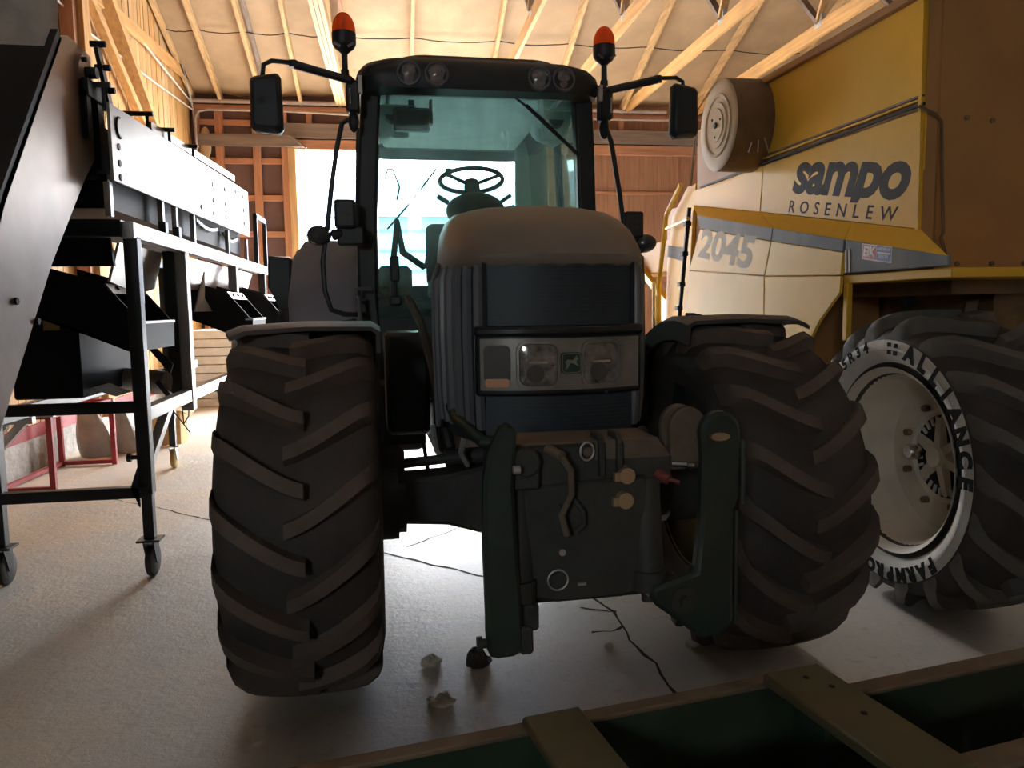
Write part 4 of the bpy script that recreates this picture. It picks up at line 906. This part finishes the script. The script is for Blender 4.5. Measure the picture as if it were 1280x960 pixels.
# writing on the combine
yd, zd = (0, -1, 0), (0, 0, 1)
def on_side(txt, size, y, z, x, m, bold=0, shear=0, space=1.0, sx=1.0, tilt=0.0, name='lettering', par=C, split=False, desc=None):
    me = text_mesh(txt, size, bold, shear, .0002, space)
    F_ = frame((x - C.location.x, y - C.location.y, z), (0, -1, tilt), (0, tilt, 1)) @ Matrix.Diagonal((sx, 1, 1, 1))
    if desc is not None:                                    # the p has a short tail
        lo = min(v.co.y for v in me.vertices); cut = lo + desc
        for v in me.vertices: v.co.y = max(v.co.y, cut)
    return (letters if split else lettering)('letter' if split else name, me, m, par, F_)
on_side('sampo', .345, 3.94, 2.142, XU-.0005, 'lettergrey', .013, .22, .97, 1.22, -.178, split=True, desc=.052)
on_side('ROSENLEW', .10, 4.01, 1.958, XU-.0005, 'lettergrey', .001, .12, 1.85, 1.30, -.165, split=True)
on_side('2045', .29, 5.19, 1.835, XL-.0005, 'letterpale', .010, .2, 1.0, 1.55, -.16, split=True)
# importer's sticker
def stick(y0, y1, z0, z1, m, x):      # follows the slope of the band
    f = lambda y: -.145 * (3.552 - y)
    return WB().prism([(x, y0, z0 + f(y0)), (x, y1, z0 + f(y1)), (x, y1, z1 + f(y1)), (x, y0, z1 + f(y0))], (.0004, 0, 0)).build('sticker', m, C, smooth=False)
stick(3.322, 3.555, 1.662, 1.739, 'stickerwhite', XL-.0005)
stick(3.442, 3.55, 1.667, 1.735, 'stickerred', XL-.0009)
stick(3.328, 3.438, 1.667, 1.735, 'stickerblue', XL-.0009)
stick(3.335, 3.43, 1.700, 1.708, 'stickerwhite', XL-.0012)
on_side('EIK', .066, 3.497, 1.693, XL-.0012, 'stickerwhite', .003, 0, 1, 1.0, -.145)
on_side('LANDBRUK', .019, 3.385, 1.699, XL-.0012, 'stickerwhite', .0, 0, 1, 1.0, -.145)
on_side('SENTER', .022, 3.385, 1.664, XL-.0012, 'stickerwhite', .0, 0, 1, 1.0, -.145)

# ================================================================== SORTING MACHINE ON CASTERS (left)
G = thing('sorting_machine', (-1.72, 6.4, 0), 'long steel crop sorting machine with inclined elevator, pale side panel and black chutes on casters', 'machine')
XR, XN = -1.35, -2.10
pnl = WB().prism([(XR, 4.12, 2.10), (XR, 7.82, 2.16), (XR, 7.82, 2.585), (XR, 4.12, 2.475)], (.015, 0, 0)).build('side_panel', 'aluminium', G, smooth=False, bevel=.003)
for y, z in ((4.22, 2.13), (4.22, 2.2), (4.22, 2.28), (6.3, 2.42), (6.3, 2.3), (6.3, 2.2), (6.75, 2.45), (6.75, 2.33), (6.75, 2.22), (7.55, 2.5), (7.55, 2.38), (7.55, 2.26), (5.9, 2.2), (7.2, 2.5)):
    WB().cyl((XR+.012, y, z), (XR+.019, y, z), .018, 8).build('panel_bolt', 'blacksteel', pnl)
WB().tube([(XR+.017, 4.25 + .05*math.cos(R(a)), 2.38 + .05*math.sin(R(a))) for a in range(90, 280, 20)], .007, 5).build('panel_slot', 'blacksteel', pnl)
WB().prism([(XN, 4.12, 2.10), (XN, 7.82, 2.16), (XN, 7.82, 2.585), (XN, 4.12, 2.475)], (-.015, 0, 0)).build('far_side_panel', 'aluminium', G, smooth=False)
WB().box(XN+.03, XR-.06, 4.25, 7.7, 1.98, 2.38).build('screen_box', 'blacksteel', G)
WB().box(XR-.05, XR-.02, 4.16, 4.20, 1.93, 2.10).build('panel_post', 'galv', G)
for y in (5.0, 5.3, 5.75, 6.9, 7.75): WB().box(XR-.03, XR, y-.02, y+.02, 1.92, 2.13).build('panel_post', 'galv', G)
for y in (4.98, 5.28): WB().box(XR-.02, XR+.02, y-.03, y+.03, 1.92, 1.99).build('post_bracket', 'paintsteel', G)
for x in (XR, XN):
    WB().box(x-.035, x+.035, 4.30, 8.7, 1.835, 1.92).build('top_beam', 'galv' if x == XR else 'paintsteel', G, bevel=.004)
    WB().box(x-.03, x+.03, 4.42, 8.6, .86, .94).build('lower_beam', 'galv' if x == XR else 'paintsteel', G, bevel=.004)
WB().box(XN, XR-.02, 4.28, 4.36, 1.84, 1.93).build('end_beam', 'paintsteel', G, bevel=.004)
WB().box(XN, XR-.02, 8.6, 8.68, 1.84, 1.92).build('end_beam', 'paintsteel', G, bevel=.004)
WB().box(XN, XR, 4.33, 4.39, .915, .975).build('cross_bar', 'paintsteel', G, bevel=.004)
WB().box(XN, XR, 4.33, 4.39, .45, .51).build('cross_bar', 'paintsteel', G, bevel=.004)
WB().box(XN, XR, 8.5, 8.56, .60, .66).build('cross_bar', 'paintsteel', G, bevel=.004)
for x, y, z0 in ((XR, 4.38, .215), (XN, 4.38, .215), (XR, 8.5, .215), (XN+.05, 7.46, .215)):
    WB().box(x-.035, x+.035, y-.035, y+.035, z0+.25, 1.85).build('leg', 'paintsteel', G, bevel=.004)
    lg = WB().box(x-.028, x+.028, y-.028, y+.028, z0, z0 + .5).build('leg_extension', 'paintsteel', G, bevel=.004)
    yel = y == 7.46
    WB().box(x-.06, x+.06, y-.055, y+.055, z0-.012, z0).build('caster_plate', 'casterzinc' if yel else 'paintsteel', G)
    WB().prism([(x-.028, y-.05, z0-.012), (x-.028, y+.05, z0-.012), (x-.028, y+.045, z0-.13), (x-.028, y+.0, z0-.14)], (.006, 0, 0)).prism([(x+.022, y-.05, z0-.012), (x+.022, y+.05, z0-.012), (x+.022, y+.045, z0-.13), (x+.022, y+.0, z0-.14)], (.006, 0, 0)).build('caster_fork', 'casterzinc' if yel else 'paintsteel', G)
    WB().lathe([(-.021, .02), (-.021, .078), (-.015, .09), (.015, .09), (.021, .078), (.021, .02)], o=(x, y+.02, .09), n=24, cap=True).build('caster_wheel', 'casteryellow' if yel else 'castertyre', G)
WB().cyl((XR-.07, 4.36, .67), (XR-.02, 4.36, .67), .012, 8).cyl((XR-.085, 4.36, .67), (XR-.065, 4.36, .67), .024, 8).build('clamp_knob', 'paintsteel', G)
WB().prism([(XR-.03, 4.33, .40), (XR-.07, 4.33, .51), (XR-.03, 4.33, .62)], (0, .02, 0)).build('leg_gusset', 'paintsteel', G)
WB().beam((XR, 4.42, .62), (XR, 4.85, .88), .05, .05, up=(1, 0, 0)).build('leg_brace', 'galv', G)
for y in (5.35, 7.0): WB().box(XR-.035, XR+.035, y-.045, y+.045, .80, 1.84).build('upright', 'galv', G, bevel=.004)
WB().box(XR-.10, XR-.03, 5.28, 5.42, .85, 1.84).build('upright_web', 'paintsteel', G)
WB().box(XR-.03, XR+.01, 4.42, 4.5, 1.5, 1.84).build('upright', 'galv', G)
# pans under the screens
WB().prism([(XR-.10, 4.5, 1.83), (XR-.10, 5.3, 1.83), (XR-.16, 5.3, 1.60), (XR-.16, 4.95, 1.56), (XR-.16, 4.5, 1.62)], (-.015, 0, 0)).build('collecting_pan', 'galv', G, smooth=False)
WB().prism([(XR-.06, 5.45, 1.83), (XR-.06, 8.3, 1.83), (XR-.12, 8.3, 1.66), (XR-.12, 5.45, 1.60)], (-.015, 0, 0)).build('collecting_pan', 'chuteplate', G, smooth=False)
WB().prism([(XN+.1, 4.45, 1.70), (XR-.12, 4.45, 1.70), (XR-.14, 4.45, 1.93), (XN+.1, 4.45, 1.82)], (0, .03, 0)).build('end_plate', 'blacksteel', G, smooth=False)
# outlet chutes: sloping troughs that stick out to the side
def chute(y0, y1, xo, zt):
    near = [(xo-.36, zt+.11), (xo, zt), (xo+.17, zt-.21), (xo+.175, zt-.37), (xo+.11, zt-.375), (xo-.13, zt-.27), (xo-.33, zt-.19)]
    c = WB().prism([(x, y0, z) for x, z in near], (0, .012, 0)).build('chute_side', 'blacksteel', G, smooth=False)
    WB().prism([(x, y1, z) for x, z in near], (0, .012, 0)).build('chute_side', 'blacksteel', G, smooth=False)
    WB().prism([(xo-.33, y0, zt-.19), (xo-.13, y0, zt-.27), (xo+.11, y0, zt-.375), (xo+.175, y0, zt-.37), (xo+.175, y0, zt-.36), (xo+.11, y0, zt-.36), (xo-.13, y0, zt-.255), (xo-.33, y0, zt-.175)], (0, y1 - y0, 0)).build('chute_floor', 'blacksteel', G, smooth=False)
    WB().prism([(xo+.165, y0, zt-.21), (xo+.185, y0, zt-.215), (xo+.18, y0, zt-.37), (xo+.165, y0, zt-.37)], (0, y1 - y0 + .01, 0)).build('chute_front', 'blacksteel', G, smooth=False)
    WB().box(xo+.13, xo+.19, y0-.004, y1+.01, zt-.222, zt-.208).build('chute_lip', 'galv', G)
    WB().prism([(xo-.01, y0, zt+.0), (xo+.005, y0, zt+.0), (xo+.045, y0, zt-.055), (xo+.03, y0, zt-.055)], (0, y1 - y0, 0)).build('chute_flap', 'galv', G, smooth=False)
    for q in (.2, .5, .8): WB().cyl((xo+.01, y0 + (y1-y0)*q, zt-.03), (xo+.035, y0 + (y1-y0)*q, zt-.02), .012, 8).build('flap_bolt', 'blacksteel', G)
    return c
ch1 = chute(4.48, 5.08, -1.535, 1.61)
chute(6.25, 6.85, -1.26, 1.60)
chute(7.5, 8.0, -1.18, 1.60)
WB().prism([(XR-.1, 6.0, 1.45), (XR-.05, 6.15, 1.75), (XR-.05, 6.1, 1.55), (XR-.02, 6.2, 1.45)], (.01, 0, 0)).build('curved_flap', 'galv', G, smooth=False)
WB().box(-2.04, -1.69, 4.5, 5.4, .985, 1.62).build('elevator_boot', 'blacksteel', G, bevel=.01)
WB().box(-1.86, -1.78, 4.488, 4.5, 1.36, 1.44).build('warning_sticker', 'stickergold', G)
rl_ = WB().cyl((-1.95, 5.25, 1.05), (-1.43, 5.15, 1.0), .075, 20).build('return_roller', 'galv', G)
WB().cyl((-1.56, 5.175, 1.012), (-1.49, 5.162, 1.006), .078, 20).build('roller_band', 'casteryellow', rl_)
WB().prism([(-1.52, 5.12, 1.22), (-1.47, 5.12, 1.22), (-1.38, 5.12, 1.12), (-1.40, 5.12, 1.06)], (0, .02, 0)).build('roller_bracket', 'paintsteel', G)
WB().beam((-1.47, 5.1, 1.02), (-1.40, 5.1, .92), .05, .03).build('roller_bracket', 'paintsteel', G)
rg = []
for k in range(9):
    t = k/8; rg.append([(-1.86 + .30*t, 4.62, 1.09 - .06*math.sin(t*2.2) - .16*max(0, t-.6)), (-1.86 + .30*t, 4.9, 1.09 - .06*math.sin(t*2.2) - .16*max(0, t-.6))])
WB().loft(rg, cap=False, close=False).build('curled_sheet', 'galv', G)
WB().tube([(-1.45, 5.3, 1.35), (-1.40, 5.5, 1.30), (-1.38, 5.6, 1.2), (-1.40, 5.65, 1.05)], .006, 6).build('cable', 'hose', G)
WB().tube([(XR-.5, 7.4, .9), (XR-.52, 7.35, .5), (XR-.58, 7.4, .42), (XR-.6, 7.46, .6)], .007, 6).tube([(XR-.55, 7.4, .9), (XR-.65, 7.35, .55), (XR-.5, 7.3, .35)], .006, 6).build('cable', 'hose', G)
for i in range(14): WB().box(XR-.05, XR-.03, 5.95+.05*i, 5.985+.05*i, 2.10-.03*math.sin(i/13*math.pi), 2.125-.03*math.sin(i/13*math.pi)).build('chain_link', 'galv', G)
for i in range(12): WB().box(XR-.05, XR-.03, 6.85+.05*i, 6.885+.05*i, 2.09-.04*math.sin(i/11*math.pi), 2.115-.04*math.sin(i/11*math.pi)).build('chain_link', 'galv', G)
fr = WB().box(XR+.0, XR+.04, 8.1, 8.14, 1.92, 2.40).box(XR+.0, XR+.04, 8.66, 8.70, 1.92, 2.40).box(XR, XR+.04, 8.1, 8.7, 2.37, 2.42).build('end_frame', 'paintsteel', G)
for y, z in ((4.16, 2.50), (4.85, 2.53), (5.3, 2.54), (5.9, 2.56)): 
    WB().cyl((XR-.02, y, z-.06), (XR-.02, y, z+.06), .010, 8).cyl((XR-.14, y-.02, z+.06), (XR+.02, y-.02, z+.06), .014, 8).build('clamp_handle', 'paintsteel', G)
WB().beam((XR-.05, 5.0, 2.56), (XR-.05, 7.5, 2.66), .02, .05).build('top_rail', 'chuteplate', G)

# elevator trunk leaning over the near end
E_ = G
prof = [(3.87, 2.70), (3.95, 2.725), (4.22, 2.715), (4.24, 2.25), (4.05, 2.10), (3.60, 1.66), (3.09, 1.06), (2.6, .45), (2.5, .02), (2.15, .02), (2.35, .55), (3.215, 1.90)]
tr = WB().prism([(-1.44, y, z) for y, z in prof], (-.02, 0, 0)).build('elevator_side_plate', 'chuteplate', E_, smooth=False)
WB().prism([(-2.32, y, z) for y, z in prof], (-.02, 0, 0)).build('elevator_side_plate', 'chuteplate', E_, smooth=False)
a0 = [Vector((0, y, z)) for y, z in ((3.90, 2.66), (3.23, 1.88), (2.36, .53), (2.17, .04))]
for p, q in zip(a0[:-1], a0[1:]): WB().prism([(-1.46, p.y, p.z), (-1.46, q.y, q.z), (-1.46, q.y+.02, q.z), (-1.46, p.y+.02, p.z)], (-.86, 0, 0)).build('elevator_face', 'blacksteel', E_, smooth=False)  # unlit front, its shade put into the near-black colour
a1 = [Vector((0, y, z)) for y, z in ((4.22, 2.25), (4.04, 2.10), (3.59, 1.66), (3.08, 1.06), (2.59, .45))]
for p, q in zip(a1[:-1], a1[1:]): WB().prism([(-1.46, p.y, p.z), (-1.46, q.y, q.z), (-1.46, q.y-.02, q.z), (-1.46, p.y-.02, p.z)], (-.86, 0, 0)).build('elevator_back', 'blacksteel', E_, smooth=False)
WB().beam((-1.455, 3.86, 2.70), (-1.455, 3.215, 1.89), .05, .03, up=(1, 0, 0)).beam((-1.455, 3.215, 1.89), (-1.455, 2.35, .55), .05, .03, up=(1, 0, 0)).build('elevator_flange', 'blacksteel', E_)
bh = WB().cyl((-1.44, 4.09, 2.60), (-1.42, 4.09, 2.60), .085, 24).build('bearing_plate', 'chuteplate', E_)
WB().cyl((-1.42, 4.09, 2.60), (-1.37, 4.09, 2.60), .028, 12).cyl((-1.42, 4.05, 2.65), (-1.40, 4.05, 2.65), .012, 8).cyl((-1.42, 4.13, 2.55), (-1.40, 4.13, 2.55), .012, 8).build('bearing_shaft', 'blacksteel', bh)
WB().box(-1.43, -1.39, 4.02, 4.24, 2.48, 2.56).box(-1.43, -1.40, 4.16, 4.24, 2.15, 2.56).box(-1.43, -1.40, 4.02, 4.07, 2.28, 2.5).build('take_up_bracket', 'blacksteel', E_)
WB().beam((-1.40, 4.20, 2.76), (-1.40, 4.34, 2.48), .05, .02, up=(1, 0, 0)).build('tension_bar', 'paintsteel', E_)
for t in (0, .35, .7): WB().cyl((-1.43, 4.20+.14*t, 2.77-.28*t), (-1.36, 4.20+.14*t, 2.77-.28*t), .016, 8).build('tension_bolt', 'blacksteel', E_)
WB().box(-1.60, -1.44, 4.20, 4.44, 2.12, 2.42).build('drive_motor', 'blacksteel', E_, bevel=.02)
WB().beam((-1.7, 3.0, .02), (-1.7, 3.2, 1.15), .05, .05).build('elevator_prop', 'paintsteel', E_)
for y, z in ((3.25, 1.5), (3.42, 1.42)): WB().cyl((-1.44, y, z), (-1.43, y, z), .014, 8).build('elevator_bolt', 'blacksteel', E_)

# plastic sheet hung behind the elevator
rows = []
for i in range(13):
    z = 2.55 + 2.55*i/12
    rows.append([(-3.25 + 1.36*j/14, 5.05 + .03*math.sin(j*1.3 + i*.5) + .02*math.sin(i*1.7), z) for j in range(15)])
sh = MB().loft(rows, cap=False, close=False).build('plastic_sheet', 'tarp')
sol = sh.modifiers.new('solid', 'SOLIDIFY'); sol.thickness = .006
sh['label'] = 'grey plastic sheet hanging in the upper left corner behind the elevator'; sh['category'] = 'sheet'

# ================================================================== FLOOR CLUTTER ON THE LEFT
st = thing('red_stand', (-2.95, 7.2, 0), 'red steel tube stand on the floor under the sorting machine', 'stand')
for x, y in ((-2.77, 6.66), (-2.68, 7.79), (-3.2, 6.66), (-3.15, 7.79)): WB().box(x-.022, x+.022, y-.022, y+.022, 0, .64).build('leg', 'redpaint', st, bevel=.003)
for z in (.03, .62):
    WB().beam((-2.77, 6.66, z), (-3.2, 6.66, z), .035, .035).beam((-2.68, 7.79, z), (-3.15, 7.79, z), .035, .035).beam((-3.2, 6.66, z), (-3.15, 7.79, z), .035, .035).build('rail', 'redpaint', st)
WB().beam((-2.77, 6.66, .62), (-2.68, 7.79, .62), .035, .035).build('rail', 'redpaint', st)
for i, (x, y, h, w_, lab) in enumerate(((-3.02, 8.3, .56, .15, 'grey woven sack slumped against the left wall behind the red stand'), (-2.76, 8.42, .52, .11, 'slim grey rolled sack leaning next to the fuller woven sack'))):
    rr = []
    for k in range(9):
        t = k/8; s = (1 - .55*t**2) * (1 + .1*math.sin(5*t)); rr.append([(x + (w_*s + .01*math.sin(3*j))*math.cos(2*math.pi*j/14) - .08*t, y + w_*.8*s*math.sin(2*math.pi*j/14), .005 + h*t) for j in range(14)])
    o = MB().loft(rr).build('sack', 'sack'); o['label'] = lab; o['category'] = 'sack'
bx_ = thing('cardboard_box', (-2.5, 8.9, 0), 'small tan cardboard box on the floor behind the red stand', 'box')
WB().box(-2.68, -2.32, 8.75, 9.05, 0, .38).build('carton', 'cardboard', bx_, bevel=.006)
for s in (-1, 1): WB().beam((-2.5+s*.18, 8.9, .38), (-2.5+s*.27, 8.9, .33), .28, .006).build('flap', 'cardboard', bx_)
# grey steel trestle left of the red stand
tl_ = thing('steel_trestle', (-2.62, 5.35, 0), 'pale grey steel trestle at the left edge behind the caster', 'trestle')
for y in (5.2, 5.5):
    WB().beam((-3.05, y, .78), (-2.25, y, .80), .05, .07).build('top_rail', 'galv', tl_)
    WB().beam((-2.42, y, .76), (-2.85, y, .30), .05, .05).build('brace', 'galv', tl_)
    WB().beam((-2.95, y, 0), (-2.95, y, .76), .06, .06).build('leg', 'paintsteel', tl_)
    WB().beam((-3.0, y, .30), (-2.6, y, .30), .06, .09).build('lower_rail', 'galv', tl_)
# pale boards stacked near the back wall
pb = thing('board_stack', (-2.7, 12.9, 0), 'stack of pale boards on the floor beside the open door', 'boards')
for i in range(9): WB().box(-3.15 + random.uniform(0, .05), -2.0 + random.uniform(-.08, .04), 12.2, 13.6, .13*i, .13*i + .12).build('board', 'palestone', pb, bevel=.006)

# ================================================================== GREEN TROUGH IN THE FOREGROUND
K = thing('green_trough', (0.7, 1.55, 0), 'long dark green steel trough with cross plates lying across the foreground', 'trough')
an = R(9.6); ux = Vector((math.cos(an), math.sin(an), 0)); uy = Vector((-math.sin(an), math.cos(an), 0))
def KP(u, v, z): return Vector((0.7, 1.80, 0)) + ux*u + uy*v + Vector((0, 0, z))
def kbox(u0, u1, v0, v1, z0, z1):
    b = WB(); P = [KP(u0, v0, z0), KP(u1, v0, z0), KP(u1, v1, z0), KP(u0, v1, z0)]
    return b.prism(P, (0, 0, z1 - z0))
kbox(-1.6, 0.36, -.02, .0, .18, .45).build('far_side', 'troughgreen', K)
kbox(-1.6, 0.36, -.035, .01, .44, .455).build('far_rim', 'troughrim', K, bevel=.004)
kbox(.36, 2.1, -.14, -.12, .18, .45).build('far_side', 'troughgreen', K)
kbox(.36, 2.1, -.165, -.11, .445, .46).build('far_rim', 'troughrim', K, bevel=.004)
kbox(-1.6, 2.1, -.46, -.02, .16, .18).build('trough_bottom', 'troughgreen', K)
kbox(-1.6, 2.1, -.48, -.46, .18, .45).build('near_side', 'troughgreen', K)
kbox(-1.6, 2.1, -.51, -.44, .44, .455).build('near_rim', 'troughrim', K, bevel=.004)
kbox(.34, .36, -.14, 0, .18, .46).build('step_plate', 'troughgreen', K)
cp1 = kbox(-.43, -.28, -.54, -.005, .452, .478).build('cross_plate', 'crossplate', K, bevel=.006)
cp2 = kbox(.23, .405, -.52, -.03, .452, .485).build('cross_plate', 'crossplate', K, bevel=.006)
for u, v in ((.30, -.03), (.33, -.09), (.31, -.22)): 
    c = KP(u+.02, v-.06, .485); WB().cyl((c.x, c.y, c.z - .01), (c.x, c.y, c.z + .0015), .008, 8).build('plate_hole', 'blacksteel', cp2)
for u in (-1.4, -.4, .6, 1.9):
    for v in (-.42, -.18): kbox(u-.03, u+.03, v-.03, v+.03, 0, .17).build('foot', 'troughgreen', K)
hc = thing('hose_coil', KP(1.0, -.3, .195), 'coil of dark rubber hose lying inside the right end of the trough', 'hose')
for i in range(4):
    MB().tube([(math.cos(2*math.pi*k/28)*(.13 - .012*i), math.sin(2*math.pi*k/28)*(.11 - .008*i), .02 + .035*i + .03*math.cos(2*math.pi*k/28 + i)) for k in range(28)], .012, 8, loop=True).build('hose_turn', 'hose', hc)

# ================================================================== LITTER ON THE FLOOR
def scrap(x, y, r, m, lab, cat, h=.6):
    b = MB().ell((0, 0, r*h*.4), (r, r*.8, r*h), 9, 6, zmin=-.6)
    b.v = [(a*random.uniform(.65, 1.3), c*random.uniform(.65, 1.3), max(0, d*random.uniform(.6, 1.4))) for a, c, d in b.v]
    o = b.build(cat.replace(' ', '_'), m, smooth=False); o.location = (x, y, 0.001); o['label'] = lab; o['category'] = 'litter'
scrap(.118, 3.03, .042, 'scrapwhite', 'white crumpled paper scrap on the concrete below the left lower link', 'paper_scrap')
scrap(.305, 2.99, .055, 'scrapdark', 'dark clod of dirt on the concrete right of the white scrap', 'dirt_clod', .8)
scrap(.14, 2.70, .042, 'scrapwhite', 'larger pale paper scrap lying nearest the trough', 'paper_scrap')
scrap(.10, 2.74, .016, 'scrapwhite', 'tiny pale flake just left of the nearest paper scrap', 'paper_flake')
scrap(1.226, 3.0, .03, 'scrapwhite', 'pale paper scrap beside the right front tyre', 'paper_scrap')
scrap(.87, 3.05, .02, 'scrapwhite', 'small pale chip lying on the cracked concrete', 'paper_flake')
scrap(.62, 2.55, .012, 'scrapwhite', 'tiny pale flake in the middle of the bare floor', 'paper_flake')
